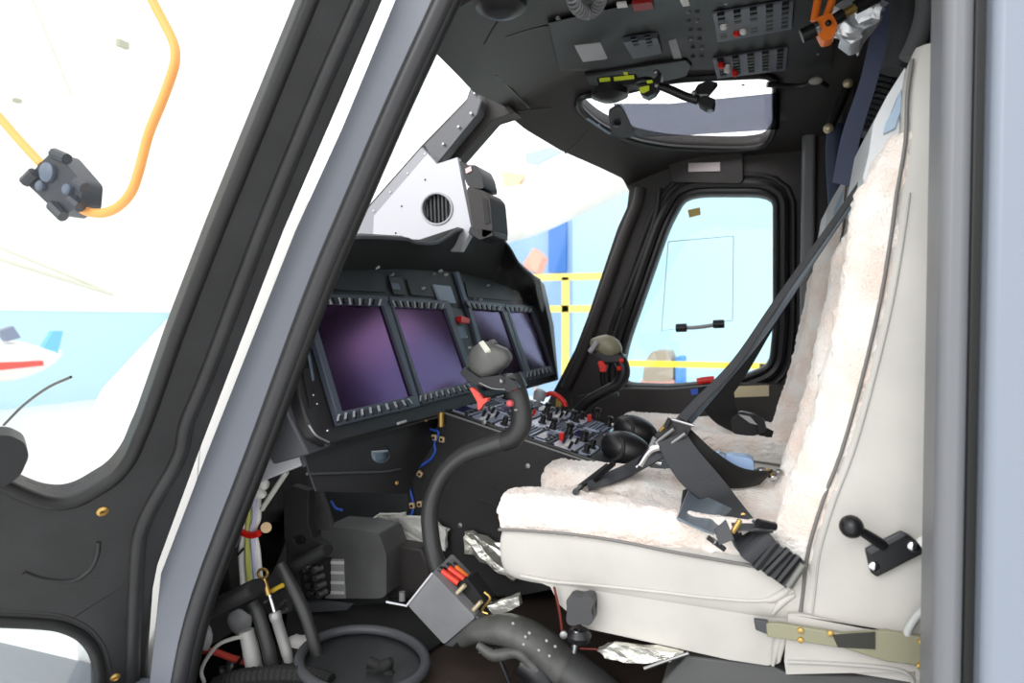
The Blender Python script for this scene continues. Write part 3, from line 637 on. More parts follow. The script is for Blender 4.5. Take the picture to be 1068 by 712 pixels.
bm = NB(); b_tube(bm, PYs(e, SY-.008), .0035, 8, 4); obj('piping', bm, MATS['piping_grey'], seat)
# skirt below the cushion
sk = [(545, 600), (575, 604), (610, 609), (680, 615), (740, 622), (790, 626), (832, 622), (826, 650), (812, 692), (800, 694), (760, 688), (715, 678), (660, 665), (610, 655), (583, 630), (574, 612)]
bm = NB(); b_prism(bm, PYs(sk, SY+.004), (0, SWD-.02, 0)); obj('skirt', bm, LEATH, seat, bevel=.012, smooth=50)
bm = NB(); b_tube(bm, PYs([(543, 600), (575, 606), (610, 609), (680, 616), (740, 623), (795, 626), (828, 616)], SY-.002), .004, 8, 4); obj('piping', bm, LEATH, seat)
for a in (((795, 626), (806, 624), (818, 617), (830, 607)), ((806, 640), (815, 628), (829, 620)), ((812, 690), (816, 668), (826, 645)), ((806, 694), (811, 670), (818, 650))):
    bm = NB(); b_tube(bm, PYs(a, SY-.001), [.003]+[.008]*(len(a)-2)+[.004], 10, 4); obj('leather_fold', bm, LEATH, seat)
bm = NB(); b_prism(bm, PYs([(822, 640), (836, 640), (900, 655), (955, 662), (985, 665), (985, 716), (955, 716), (955, 700), (820, 703), (818, 690)], SY-.012), (0, .03, 0)); obj('lower_flap', bm, LEATH, seat, bevel=.01)
bm = NB(); b_tube(bm, PYs([(822, 690), (870, 692), (930, 697), (950, 706), (953, 720)], SY-.014), .004, 8, 4); obj('piping', bm, MATS['stitch'], seat)
# base frame
bm = NB(); b_prism(bm, PYs([(690, 712), (716, 684), (760, 689), (805, 694), (822, 703), (985, 708), (985, 770), (690, 770)], SY+.02), (0, SWD-.06, 0)); obj('base_frame', bm, mat('base_grey', (.36, .36, .36), .55), seat, bevel=.004)
star = dup(seat, seat.location+V((0, 1.05, 0)), 'far pilot seat beside the starboard door, cream fleece over pale leather')
# ---- things on the near seat
lv = thing('seat_lever', PY(920, 590, SY), 'black seat lever with round ball knob on the near seat side', 'lever')
bm = NB(); b_tube(bm, [PY(890, 549, SY-.045), PY(905, 558, SY-.035), PY(922, 569, SY-.02)], [.007, .009, .010], 12, 4); obj('stalk', bm, BLK2, lv)
bm = NB(); b_sphere(bm, PY(888, 549, SY-.05), .0205); obj('ball_knob', bm, BLK2, lv, smooth=180)
bm = NB(); b_prism(bm, PYs([(903, 575), (941, 556), (950, 560), (964, 572), (962, 578), (915, 602), (908, 597)], SY-.02), (0, .025, 0)); obj('bracket', bm, BLK2, lv, bevel=.003)
bm = NB(); b_prism(bm, PYs([(903, 573), (940, 554), (948, 558), (908, 580)], SY-.026), (0, .01, 0)); obj('bracket_lip', bm, CHAR, lv, bevel=.003)
for q in ((911.5, 590.5), (952, 569.5)):
    bm = NB(); b_lathe(bm, PY(*q, SY-.02), (0, -1, 0), [(0, .009), (.004, .009), (.007, .005)], 14); obj('bolt', bm, CHR, lv, label='bright bolt')
bm = NB(); b_tube(bm, PYs([(960, 569), (972, 563), (985, 560)], SY-.008), .013, 12, 3); obj('white_stub', bm, WHT, lv)
bm = NB(); b_prism(bm, PYs([(799, 650), (813, 650), (880, 661), (925, 658), (985, 668), (985, 697), (925, 690), (880, 676), (800, 664)], SY-.03), (0, .012, 0))
ra = thing('seat_arm_strap', PY(880, 665, SY), 'olive grey metal side strap low on the near seat', 'strap'); obj('bar', bm, OLIVE, ra, bevel=.002)
bm = NB(); b_prism(bm, PYs([(786, 646), (801, 648), (801, 662), (788, 657)], SY-.028), (0, .012, 0)); obj('end_block', bm, CHAR, ra, bevel=.002)
bm = NB(); b_prism(bm, PYs([(868, 662), (913, 659), (913, 677), (874, 675)], SY-.032), (0, .002, 0)); obj('bar_dark_patch', bm, mat('dark_patch', (.2, .2, .18), .6), ra)  # dark patch laid over the olive bar
for q in ((835, 657), (835, 667), (866, 660), (961, 669), (962, 690), (959, 694)):
    bm = NB(); b_lathe(bm, PY(*q, SY-.03), (0, -1, 0), [(0, .006), (.004, .005), (.005, .002)], 10); obj('rivet', bm, BRASS, ra)
bm = NB(); b_tube(bm, PYs([(985, 628), (970, 632), (957, 642), (948, 655), (946, 662)], SY-.025), .007, 10, 4); tag(obj('cable_sleeve', bm, mat('pale_sleeve', (.74, .75, .74), .4)), 'pale curved cable sleeve above the olive strap by the rear post', 'cable')
bm = NB(); b_tube(bm, PYs([(985, 645), (968, 648), (962, 660)], SY-.02), .004, 8, 4); tag(obj('thin_cable', bm, BLK2), 'thin black cable inside the curved pale sleeve', 'cable')
# seat side knob with four lobes
kb = thing('adjuster_knob', PY(603, 668, SY-.03), 'black four lobed adjuster knob standing before the near seat skirt', 'knob')
pts = []
c = (604.5, 637)
for i in range(40):
    a = 2*math.pi*i/40; r = 1+.16*math.cos(4*(a-math.pi/4)); pts.append((c[0]+15*r*math.cos(a), c[1]+16.5*r*math.sin(a)))
bm = NB(); b_prism(bm, PYs(pts, SY-.05), (0, .035, 0)); obj('lobed_head', bm, mat('soft_black', (.25, .25, .26), .5), kb, bevel=.006, smooth=60)
bm = NB(); b_lathe(bm, PY(604, 662, SY-.035), (0, 0, 1), [(-.012, .022), (0, .026), (.012, .018)], 16); obj('collar', bm, BLK2, kb)
bm = NB(); b_cyl(bm, PY(602, 657, SY-.045), PY(599, 680, SY-.045), .008, .006, 12); obj('threaded_stem', bm, CHR, kb)
bm = NB(); b_lathe(bm, PY(588, 661, SY-.05), (.2, -1, 0), [(0, .008), (.006, .008), (.008, .004)], 12); obj('side_screw', bm, STEEL, kb)
bm = NB(); b_tube(bm, PYs([(578, 612), (584, 640), (587, 665)], SY-.01), .003, 8, 4); b_tube(bm, PYs([(605, 676), (625, 677), (640, 680)], SY-.01), .002, 8, 4); tag(obj('red_wire', bm, mat('dark_red_wire', (.42, .12, .08), .5)), 'thin dark red wire hanging at the front of the near seat skirt', 'wire')
foil([(622, 678), (640, 672), (700, 680), (712, 682), (700, 690), (660, 692), (630, 688)], SY-.02, 'foil_strip', 'crinkled silver foil strip lying under the near seat skirt', 'foil', cr=.006)
bm = NB(); b_tube(bm, PYs([(672, 697), (700, 687), (718, 681)], SY-.03), .0035, 8, 2); tag(obj('bright_rod', bm, STEEL), 'thin bright rod sloping at the near end of the foil strip', 'rod')
from mathutils.bvhtree import BVHTree
_v, _f = [], []
for o_ in [c for c in bpy.data.objects if c.parent is seat and c.name.split('.')[0] in ('fleece_cushion', 'fleece_side_roll', 'fleece_back', 'leather_cushion')]:
    n0 = len(_v); off_ = rootloc(o_); _v += [v.co+off_ for v in o_.data.vertices]; _f += [[i+n0 for i in p.vertices] for p in o_.data.polygons]
BV = BVHTree.FromPolygons(_v, _f)
def HS(px, py, lift=.008, Y=1.7):
    """point on the seat surface under this pixel, lifted off it towards the eye"""
    d = ray(px, py).normalized(); h = BV.ray_cast(CAM, d)
    if h[0] is None or h[0].y > Y+.12: return PY(px, py, Y)
    return h[0]-d*(lift/max(.35, abs(h[1].dot(d))))
# ================================================================ HARNESS
hs = thing('seat_harness', PY(720, 500, 1.6), 'black five point seat harness lying across the near seat', 'harness')
def sth(pairs, m, name, th=.004, lift=.008, lab=None):
    bm = NB(); b_ribbon(bm, [(HS(*a, lift, y1), HS(*b, lift, y2)) for a, b, y1, y2 in pairs], th); return obj(name, bm, m, hs, smooth=50, label=lab)
def st(pairs, m, name, th=.004, par=hs, lab=None): return obj(name, strapP(pairs, th), m, par, smooth=50, label=lab)
st([((916, 161), (919, 165), 1.52, 1.50), ((864, 235), (868, 239), 1.60, 1.58), ((808, 313), (813, 317), 1.66, 1.64), ((764, 376), (770, 381), 1.70, 1.68), ((722, 419), (727, 427), 1.70, 1.68), ((702, 440), (710, 448), 1.70, 1.68)], WEB, 'shoulder_strap')
st([((915, 168), (918, 172), 1.56, 1.55), ((855, 256), (858, 260), 1.66, 1.65), ((796, 344), (800, 348), 1.70, 1.70), ((745, 402), (750, 408), 1.72, 1.71), ((712, 440), (718, 446), 1.72, 1.71)], WEB2, 'shoulder_strap')
# black broad end of the far shoulder strap
st([((806, 318), (812, 330), 2.62, 2.62), ((760, 375), (770, 395), 2.62, 2.62), ((738, 405), (758, 425), 2.62, 2.62), ((730, 420), (772, 432), 2.62, 2.62), ((752, 445), (777, 440), 2.62, 2.62)], BLKM, 'x') if False else None
# buckle
def hb(q, Y, r, m, name, sc=(1, .5, 1)):
    bm = NB(); b_sphere(bm, PY(*q, Y), r, sc, None, 14, 8); return obj(name, bm, m, hs, smooth=180)
bm = NB(); b_prism(bm, [PY(*q, 1.66) for q in rpoly([(684, 452), (694, 440), (706, 437), (722, 443), (716, 456), (700, 468), (686, 475), (680, 466)], 3, .3)], (0, .03, 0)); bk = obj('buckle', bm, BLK2, hs, bevel=.005)
for a, b, r, m in (((684, 462), (703, 447), .005, STEEL), ((679, 468), (695, 462), .006, BLK2), ((690, 470), (715, 452), .005, STEEL), ((700, 437), (724, 444), .004, STEEL), ((699, 436), (694, 446), .006, BLK2), ((683, 456), (676, 472), .006, STEEL), ((688, 449), (697, 441), .004, BRASS)):
    bm = NB(); b_tube(bm, [PY(*a, 1.648), PY(*b, 1.645)], r, 8); obj('buckle_bar', bm, m, bk)
sth([((686, 462), (714, 450), 1.64, 1.66), ((697, 485), (728, 470), 1.62, 1.65), ((712, 505), (752, 498), 1.60, 1.63), ((738, 527), (772, 524), 1.58, 1.6), ((770, 552), (795, 553), 1.56, 1.58)], WEB, 'lap_strap', .005, .034)
sth([((706, 452), (720, 447), 1.70, 1.70), ((722, 480), (745, 470), 1.69, 1.70), ((745, 505), (772, 488), 1.67, 1.70), ((770, 508), (800, 492), 1.67, 1.71), ((792, 504), (806, 490), 1.69, 1.72)], BLKM, 'crotch_strap', .006, .012)
sth([((718, 511), (706, 540), 1.60, 1.57), ((730, 516), (715, 545), 1.60, 1.57), ((742, 521), (724, 549), 1.585, 1.555), ((754, 527), (734, 553), 1.585, 1.555), ((768, 533), (745, 557), 1.57, 1.54)], WEB2, 'strap_tail', .005, .055, lab='shiny grey strap tail')
bm = NB(); b_ribbon(bm, [(HS(712, 512, .02), HS(720, 509, .024)), (HS(710, 528, .014), HS(716, 524, .018)), (HS(707, 541, .012), HS(710, 543, .02))], .005); obj('strap_fold', bm, WEB, hs)
# adjuster
bm = NB(); b_prism(bm, [HS(*q, .05) for q in ((745, 552), (757, 541), (766, 562), (750, 568))], (0, -.004, 0)); obj('adjuster_plate', bm, CHAR, hs, bevel=.001)
for a, b, r, m in (((738, 560), (756, 573), .005, BLK2), ((742, 562), (746, 566), .006, STEEL), ((765, 531), (796, 550), .004, CHAR), ((772, 542), (764, 555), .005, BRASS), ((775, 537), (779, 541), .005, BRASS), ((790, 545), (808, 549), .008, BLK2), ((786, 552), (806, 553), .005, BLK2)):
    bm = NB(); b_tube(bm, [HS(*a, .046), HS(*b, .046)], r, 8); obj('adjuster_bar', bm, m, hs)
sth([((762, 558), (778, 536), 1.53, 1.56), ((772, 578), (799, 553), 1.51, 1.54), ((788, 590), (812, 568), 1.48, 1.51), ((805, 602), (828, 578), 1.42, 1.45), ((820, 613), (840, 586), 1.385, 1.41)], WEB, 'end_strap', .006, .03)
for a, b in (((788, 592), (810, 565)), ((799, 598), (823, 573)), ((812, 606), (833, 580))):
    bm = NB(); b_tube(bm, [HS(*a, .034, 1.38), HS(*b, .034, 1.38)], .008, 8); obj('rolled_keeper', bm, BLK2, hs)
bm = NB(); b_tube(bm, [HS(822, 611, .03, 1.37), HS(838, 588, .03, 1.37)], .008, 10); obj('anchor', bm, mat('anchor_grey', (.5, .5, .48), .4, metal=.5), hs)
sth([((690, 466), (694, 476), 1.66, 1.64), ((668, 476), (672, 488), 1.66, 1.64), ((650, 486), (655, 497), 1.66, 1.64), ((628, 495), (633, 506), 1.67, 1.65), ((612, 502), (614, 512), 1.68, 1.66)], WEB, 'thigh_strap', .006, .014)
for a, b in (((634, 485), (604, 508)), ((640, 483), (620, 500)), ((606, 508), (600, 513))):
    bm = NB(); b_tube(bm, [HS(*a, .02, 1.66), HS(*b, .02, 1.66)], .007, 8); obj('strap_keeper', bm, BLK2, hs)
bm = NB(); b_tube(bm, PYs([(668, 485), (678, 470), (688, 466)], 1.645), .010, 10, 3); obj('tongue', bm, CHR, hs, label='bright metal tongue')
bm = NB(); b_tube(bm, PYs([(664, 487), (676, 479), (690, 483)], 1.66), .006, 10, 3); obj('tongue', bm, CHR, hs)
# pale blue buckle half lying between seats
bb = thing('belt_buckle', PY(770, 488, 1.78), 'pale blue belt buckle half resting on the near seat by the backrest', 'buckle')
bm = NB(); b_prism(bm, [PY(*q, 1.74) for q in rpoly([(757, 474), (785, 478), (787, 492), (770, 492), (756, 485)], 3, .25)], (0, .05, 0)); obj('shell', bm, mat('pale_blue', (.60, .70, .85), .3), bb, bevel=.004)
bm = NB(); b_prism(bm, [PY(*q, 1.745) for q in ((739, 473), (750, 472), (757, 476), (756, 486), (744, 483))], (0, .04, 0)); obj('tongue_end', bm, mat('pale_blue2', (.66, .75, .86), .3, metal=.4), bb, bevel=.004)
bm = NB(); b_prism(bm, [PY(*q, 1.75) for q in ((752, 487), (787, 492), (795, 500), (770, 508), (755, 500))], (0, .05, 0)); obj('under_shell', bm, BLK2, bb, bevel=.004)
for q, m in (((794, 490), STEEL), ((802, 492), BRASS), ((812, 492), STEEL), ((806, 497), CHR)):
    bm = NB(); b_sphere(bm, PY(*q, 1.75), .011, (1, 1, .7), None, 10, 6); obj('anchor_bolt', bm, m, bb)
# ---- far seat belts
hs2 = thing('seat_harness', PY(770, 440, 2.6), 'black harness hanging over the far seat in front of the starboard window', 'harness')
st([((860, 244), (864, 250), 2.58, 2.58), ((810, 318), (814, 330), 2.58, 2.58), ((768, 372), (780, 388), 2.6, 2.6), ((740, 402), (758, 420), 2.62, 2.62)], BLKM, 'shoulder_strap', .005, hs2)
st([((728, 404), (764, 398), 2.62, 2.62), ((733, 424), (768, 425), 2.64, 2.62), ((746, 440), (772, 434), 2.66, 2.64), ((764, 450), (778, 442), 2.66, 2.64)], BLKM, 'lap_strap', .006, hs2)
bm = NB(); b_prism(bm, [PY(*q, 2.6) for q in rpoly([(762, 436), (772, 429), (786, 432), (797, 438), (800, 450), (784, 455), (764, 452)], 3, .2)], (0, .04, 0)); obj('buckle', bm, BLK2, hs2, bevel=.006)
bm = NB(); b_prism(bm, PYs([(770, 432), (782, 434), (790, 443), (782, 441)], 2.595), (0, .006, 0)); obj('release_tab', bm, LAB, hs2)
st([((786, 438), (790, 452), 2.6, 2.6), ((800, 446), (800, 460), 2.62, 2.62), ((814, 453), (807, 468), 2.64, 2.64)], BLKM, 'end_strap', .008, hs2)
# ================================================================ CONTROL STICKS
GRIP = mat('grip_grey', (.36, .36, .35), .42, bump=.08, bscale=300)
def stick(path, Y, r, sc, lab, grp):
    return thing('control_stick', PY(*path[0], Y), lab, 'control stick', grp)
ck = stick([(462, 603)], 1.58, .02, 1, 'near curved black control stick with grey grip and red trigger before the near seat', 'control sticks')
Y = 1.58
bm = NB(); b_tube(bm, PYs([(463, 604), (455, 585), (450, 563), (448, 535), (453, 512), (465, 490), (484, 474), (508, 465), (528, 459)], Y), [.024, .023, .0225, .022, .021, .021, .022, .023, .024], 16, 6); tb = obj('stick_tube', bm, mat('stick_rubber', (.24, .24, .24), .3, bump=.1, bscale=150), ck)
bm = NB(); b_tube(bm, PYs([(524, 461), (536, 455), (543, 444), (544, 430), (541, 416), (536, 402), (532, 392)], Y), [.024, .026, .026, .025, .0255, .028, .028], 16, 6); obj('grip', bm, mat('grip_black', (.19, .19, .19), .45, bump=.15, bscale=200), ck)
bm = NB(); b_prism(bm, [PY(*q, Y-.045) for q in ((479, 389), (484, 383), (500, 394), (522, 391), (536, 397), (540, 405), (530, 409), (514, 406), (500, 402), (488, 398))], (0, .075, 0)); obj('hand_rest', bm, BLK2, ck, bevel=.003)
bm = NB(); b_tube(bm, PYs([(500, 399), (513, 405), (527, 406)], Y-.047), .0016, 6, 3); obj('rest_edge', bm, STEEL, ck)
# head: loft of rounded sections along its slanted axis
ax0 = PY(491, 380, Y); ax1 = PY(530, 373, Y); hx = (PY(531, 362, Y)-PY(481, 388, Y)).normalized(); hz = hx.cross(V((0, 1, 0))).normalized()
if hz.z < 0: hz = -hz
hc = PY(507, 377, Y); rings = []
for s, a, b, oz in ((-.058, .010, .010, -.012), (-.050, .019, .016, -.012), (-.036, .024, .020, -.010), (-.030, .030, .032, -.004), (-.010, .036, .040, .002), (.012, .037, .041, .003), (.024, .034, .036, .002), (.028, .032, .034, .002), (.040, .028, .028, -.004), (.055, .022, .016, -.008), (.060, .012, .008, -.010)):
    rings.append([hc+hx*s*1.08+hz*(oz+1.12*b*math.copysign(abs(math.sin(t))**.7, math.sin(t)))+V((0, 1, 0))*(a*math.copysign(abs(math.cos(t))**.7, math.cos(t))) for t in [2*math.pi*k/24 for k in range(24)]])
bm = NB(); b_rings(bm, rings); obj('grip_head', bm, GRIP, ck, smooth=60)
bm = NB(); b_prism(bm, [PY(*q, Y-.030) for q in ((500, 359.5), (505, 357), (512.5, 367), (507, 370))], (.0, -.006, .006)); obj('label_plate', bm, mat('pale_label', (.84, .84, .78), .5), ck, bevel=.001, label='small pale label on the grip head')
bm = NB(); b_prism(bm, [PY(*q, Y-.006) for q in ((508, 356), (513, 353.5), (517, 358), (512, 360))], (0, .02, 0)); obj('hat_switch', bm, GRIP, ck, bevel=.003)
bm = NB(); b_prism(bm, [PY(*q, Y-.05) for q in ((489, 404.5), (493, 404), (499, 413), (504, 417), (509, 415), (508, 419), (503, 421), (501, 427), (498, 428), (497, 419))], (0, .02, 0)); obj('trigger', bm, mat('coral', (.86, .32, .27), .4), ck, bevel=.002, label='coral red trigger')
for q, r, m, lb in (((535.5, 404), .0085, RED, 'red button'), ((531.5, 421), .0085, mat('pink_btn', (.82, .36, .38), .5), 'pink button'), ((523, 398), .007, STEEL, None), ((538, 428), .003, LAB, None)):
    bm = NB(); p = PY(*q, Y-.033 if q[0] != 523 else Y-.048); b_lathe(bm, p+V((0, .012, 0)), (0, -1, .1), [(0, r), (.014, r), (.018, r*.7), (.02, r*.2)], 14); obj('button', bm, m, ck, label=lb)
# base box of the near stick
bx = thing('stick_base_box', PY(470, 672, 1.5), 'grey angled box with red connectors at the foot of the near control stick', 'control box')
BG = mat('box_grey', (.47, .47, .48), .5, var=.05, vscale=10)
bm = NB(); b_prism(bm, PYs(rpoly([(451, 597), (425, 631), (463, 672), (496, 644)], 3, .06), 1.47), (.0, .11, .012)); obj('housing', bm, BG, bx, bevel=.004)
bm = NB(); b_prism(bm, PYs([(496, 642), (504, 647), (472, 675), (463, 673)], 1.475), (0, .10, .01)); obj('side_cover', bm, CHAR, bx, bevel=.003)
bm = NB(); b_tube(bm, PYs([(403, 627.5), (424, 631.5), (451, 597.5)], 1.468), .0028, 8, 1, sm=False); obj('bracket_and_highlight', bm, mat('pale_edge', (.82, .82, .84), .4), bx)  # bright bracket, then the box's edge highlight modelled as a pale tube
for i, (a, b, r) in enumerate((((459, 594), (478, 608), .0075), ((466, 591), (484, 604), .0085), ((473, 590), (487, 602), .008), ((463, 604), (470, 611), .007))):
    bm = NB(); b_cyl(bm, PY(*a, 1.50+.02*i), PY(*b, 1.50+.02*i), r, n=12); obj('red_connector', bm, mat('red_orange', (.88, .25, .17), .4) if i != 2 else ORG, bx)
    bm = NB(); b_cyl(bm, PY(a[0]-1, a[1]-1, 1.50+.02*i), PY(a[0]+2, a[1]+1, 1.50+.02*i), r*1.25, n=12); obj('connector_ring', bm, BLK2, bx)
bm = NB(); b_prism(bm, PYs([(470, 612), (487, 603), (508, 630), (497, 642), (490, 636)], 1.50), (0, .06, 0)); obj('terminal_block', bm, BLKM, bx, bevel=.003)
for a, b in (((476, 619), (485, 610)), ((492, 638), (502, 627))):
    bm = NB(); b_cyl(bm, PY(*a, 1.485), PY(*b, 1.485), .0055, n=10); obj('pin', bm, mat('pale_brass', (.86, .80, .66), .4, metal=.5), bx)
bm = NB(); b_tube(bm, PYs([(505, 617), (511, 624), (503, 636), (509, 640)], 1.50), .003, 8); obj('wire', bm, BRASS, bx)
foil([(508, 632), (520, 627), (540, 621), (542, 632), (530, 638), (512, 640)], 1.50, 'foil_tab', 'small crumpled foil tab beside the grey angled box', 'foil', cr=.004)
foil([(497, 619), (506, 620), (512, 630), (506, 632)], 1.52, 'foil_scrap', 'tiny foil scrap between the brass pins and the foil tab', 'foil', cr=.004, th=.01)
am = thing('stick_linkage_arm', PY(560, 700, 1.45), 'broad dark moulded arm casing running from the grey angled box under the near seat', 'arm casing')
ARM = mat('arm_grey', (.30, .30, .29), .5, bump=.15, bscale=120, var=.12, vscale=25)
bm = NB(); b_tube(bm, PYs([(482, 668), (500, 658), (530, 657), (562, 672), (592, 699), (604, 712)], 1.46), [.020, .034, .044, .048, .050, .050], 18, 6, ry=.8); obj('casing', bm, ARM, am)
bm = NB(); b_tube(bm, PYs([(590, 696), (612, 712), (640, 735)], 1.455), [.052, .054, .05], 18, 6, ry=.8); obj('rear_casing', bm, mat('arm_grey2', (.24, .24, .24), .5), am)
bm = NB(); b_tube(bm, PYs([(498, 672), (515, 683), (540, 681), (560, 700)], 1.42), [.008, .014, .012, .012], 12, 5); obj('lower_lip', bm, ARM, am)
for q in ((535, 650), (552, 660), (548, 664), (570, 668), (579, 674), (546, 672), (562, 678), (573, 684)):
    bm = NB(); b_sphere(bm, PY(q[0], q[1], 1.415), .0035, (1, .4, 1), None, 8, 5); obj('paint_fleck', bm, LAB, am)
bm = NB(); b_tube(bm, PYs([(516, 678), (522, 690), (528, 704), (534, 720)], 1.42), .006, 8, 4); b_tube(bm, PYs([(516, 678), (508, 680), (500, 680)], 1.42), .005, 8, 4); tag(obj('black_hose', bm, BLK2), 'thin black hose hanging below the broad dark arm casing', 'hose')
bm = NB(); b_tube(bm, PYs([(545, 690), (560, 700), (575, 725)], 1.44), [.03, .036, .036], 14, 4); tag(obj('rubber_boot', bm, BLK2), 'black rubber boot below the broad dark arm casing', 'boot')
# far stick
fk = stick([(600, 428)], 2.62, .02, 1, 'far control stick with olive grip head in front of the starboard window post', 'control sticks'); Y = 2.62
bm = NB(); b_tube(bm, PYs([(598, 434), (612, 419), (630, 408), (644, 401), (650, 391), (649, 380), (643, 370)], Y), [.020, .019, .019, .022, .025, .026, .025], 12, 5); obj('stick_tube', bm, BLK2, fk)
bm = NB(); b_tube(bm, PYs([(606, 436), (618, 423), (632, 414), (645, 411)], Y+.03), .010, 10, 5); obj('cable_guide', bm, CHAR, fk)
rings = []; hc = PY(632, 361, Y); hx = (PY(648, 366, Y)-PY(618, 360, Y)).normalized(); hz = V((0, 0, 1))
for s, b in ((-.062, .010), (-.055, .020), (-.03, .034), (0, .046), (.03, .044), (.05, .032), (.062, .012)):
    rings.append([hc+hx*s+hz*b*math.sin(t)+V((0, 1, 0))*(b*.9*math.cos(t)) for t in [2*math.pi*k/16 for k in range(16)]])
bm = NB(); b_rings(bm, rings); obj('grip_head', bm, mat('olive_grip', (.55, .53, .44), .4), fk)
bm = NB(); b_tube(bm, PYs([(623, 356), (619, 362), (615, 367)], Y-.04), .010, 8); obj('hat_switch', bm, LAB, fk)
bm = NB(); b_prism(bm, PYs([(616, 366), (650, 370), (650, 378), (630, 379)], Y-.03), (0, .07, 0)); obj('hand_rest', bm, BLK2, fk, bevel=.005)
bm = NB(); b_prism(bm, PYs([(623, 377), (628, 376), (633, 382), (631, 388), (626, 388)], Y-.05), (0, .02, 0)); obj('trigger', bm, RED, fk, bevel=.003, label='red trigger')
for q in ((648, 376), (646, 384)):
    bm = NB(); b_sphere(bm, PY(*q, Y-.03), .010, seg=10, rings=6); obj('button', bm, RED, fk, label='red button')
# ================================================================ FOOTWELL
CB = mat('control_box_grey', (.37, .37, .37), .55, var=.08, vscale=9)
fb = thing('control_box', PY(370, 626, 1.7), 'dark grey rounded box with a striped label in the footwell', 'control box')
bm = NB(); b_prism(bm, PYs(rpoly([(334, 549), (372, 552), (395, 556), (403, 578), (403, 624), (334, 624)], 3, .15), 1.66), (0, .12, 0)); obj('housing', bm, CB, fb, bevel=.008)
bm = NB(); b_prism(bm, PYs([(337.5, 583), (358, 583), (360, 624), (338.5, 624)], 1.655), (0, .004, 0)); lb = obj('label_plate', bm, LAB, fb)
for i in range(4):
    y = 585+i*10.4; bm = NB(); b_prism(bm, PYs([(338, y), (358.5, y+.5), (358.6, y+3.4), (338.2, y+3)], 1.653), (0, .002, 0)); obj('label_stripe', bm, WHT, lb)
bm = NB(); b_prism(bm, PYs([(311, 588), (333, 588), (333, 626), (316, 628)], 1.60), (0, .08, 0)); cnb = obj('connector_block', bm, BLKM, fb)
for i in range(4):
    for j in range(2):
        q = (318.5+i*1.6+j*9, 594+i*8.5+j*1); bm = NB(); p = PY(q[0]-1, q[1], 1.585); b_cyl(bm, p, p+V((.006, .03, 0)), .009, n=10); obj('connector', bm, CHR if j == 0 else STEEL, cnb)
bm = NB(); b_prism(bm, PYs([(403, 566), (440, 572), (450, 597), (450, 625), (403, 626)], 1.74), (0, .06, 0)); tag(obj('side_box', bm, BLK, bevel=.008), 'black ribbed box between the dark grey control box and the console', 'box')
bm = NB(); b_cyl(bm, PY(419.5, 626, 1.70), PY(419.5, 617, 1.70), .009, n=12); tag(obj('white_peg', bm, LAB), 'short pale peg standing on the floor left of the grey angled box', 'peg')
bm = NB(); b_prism(bm, PYs([(290, 632), (330, 628), (365, 632), (362, 636), (300, 640)], 1.58), (0, .02, 0)); tag(obj('slotted_rail', bm, CHAR), 'grey slotted rail below the connectors of the dark grey control box', 'rail')
# floor pan mat and oval tray
bm = NB(); b_prism(bm, [PZ(*q, FLOOR+.004) for q in ((300, 640), (430, 628), (480, 660), (430, 690), (425, 730), (290, 730))], (0, 0, .006)); tag(obj('floor_mat', bm, BLKM), 'black mat on the floor under the oval tray', 'mat')
bm = NB(); ov = [PZ(378+66*math.cos(a*math.pi/18), 690+34*math.sin(a*math.pi/18), FLOOR+.03) for a in range(36)]
b_tube(bm, ov+[ov[0]], .012, 10, 1); ty = thing('oval_tray', PZ(378, 690, FLOOR+.011), 'black oval tray on the footwell floor', 'tray'); obj('rim', bm, CHAR, ty)
bm = NB(); b_prism(bm, [p-V((0, 0, .018)) for p in ov], (0, 0, .006)); obj('dish', bm, mat('tray_black', (.16, .165, .17), .4), ty)
bm = NB(); b_tube(bm, PYs([(365, 706), (388, 700), (402, 694), (408, 688)], 1.36), [.010, .012, .016, .008], 10, 4); b_tube(bm, PYs([(385, 690), (402, 698), (410, 710)], 1.36), .013, 10, 4); tag(obj('pedal_toe_strap', bm, BLKM), 'crooked black strap piece over the oval tray', 'strap')
# pedals
def pedal(name, arm, pad, Y, lab, hole=None):
    t = thing(name, PY(*arm[-1], Y), lab, 'pedal', 'rudder pedals')
    bm = NB(); b_prism(bm, PYs(arm, Y), (0, .03, 0), [PYs(hole, Y)] if hole else ()); obj('arm', bm, BLKM, t, bevel=.003, smooth=20)
    (a, b, r) = pad; bm = NB(); b_tube(bm, [PY(*a, Y-.03), PY(*b, Y-.03)], r, 16, ry=.6); o = obj('foot_pad', bm, BLKM, t, bevel=.008)
    return t
hl = [(312+6.5*math.cos(a*math.pi/6), 563+5*math.sin(a*math.pi/6)) for a in range(12)]
pedal('rudder_pedal', [(295, 511), (304, 506), (322, 512), (321, 545), (326, 562), (340, 570), (330, 585), (305, 583), (296, 560)], ((300, 594), (342, 572), .026), 1.46, 'black rudder pedal with a round hole in its arm, before the control box', hl)
pedal('rudder_pedal', [(215, 560), (238, 575), (242, 625), (222, 640), (208, 640)], ((205, 642), (268, 612), .034), 1.30, 'lower black rudder pedal close behind the port door post')
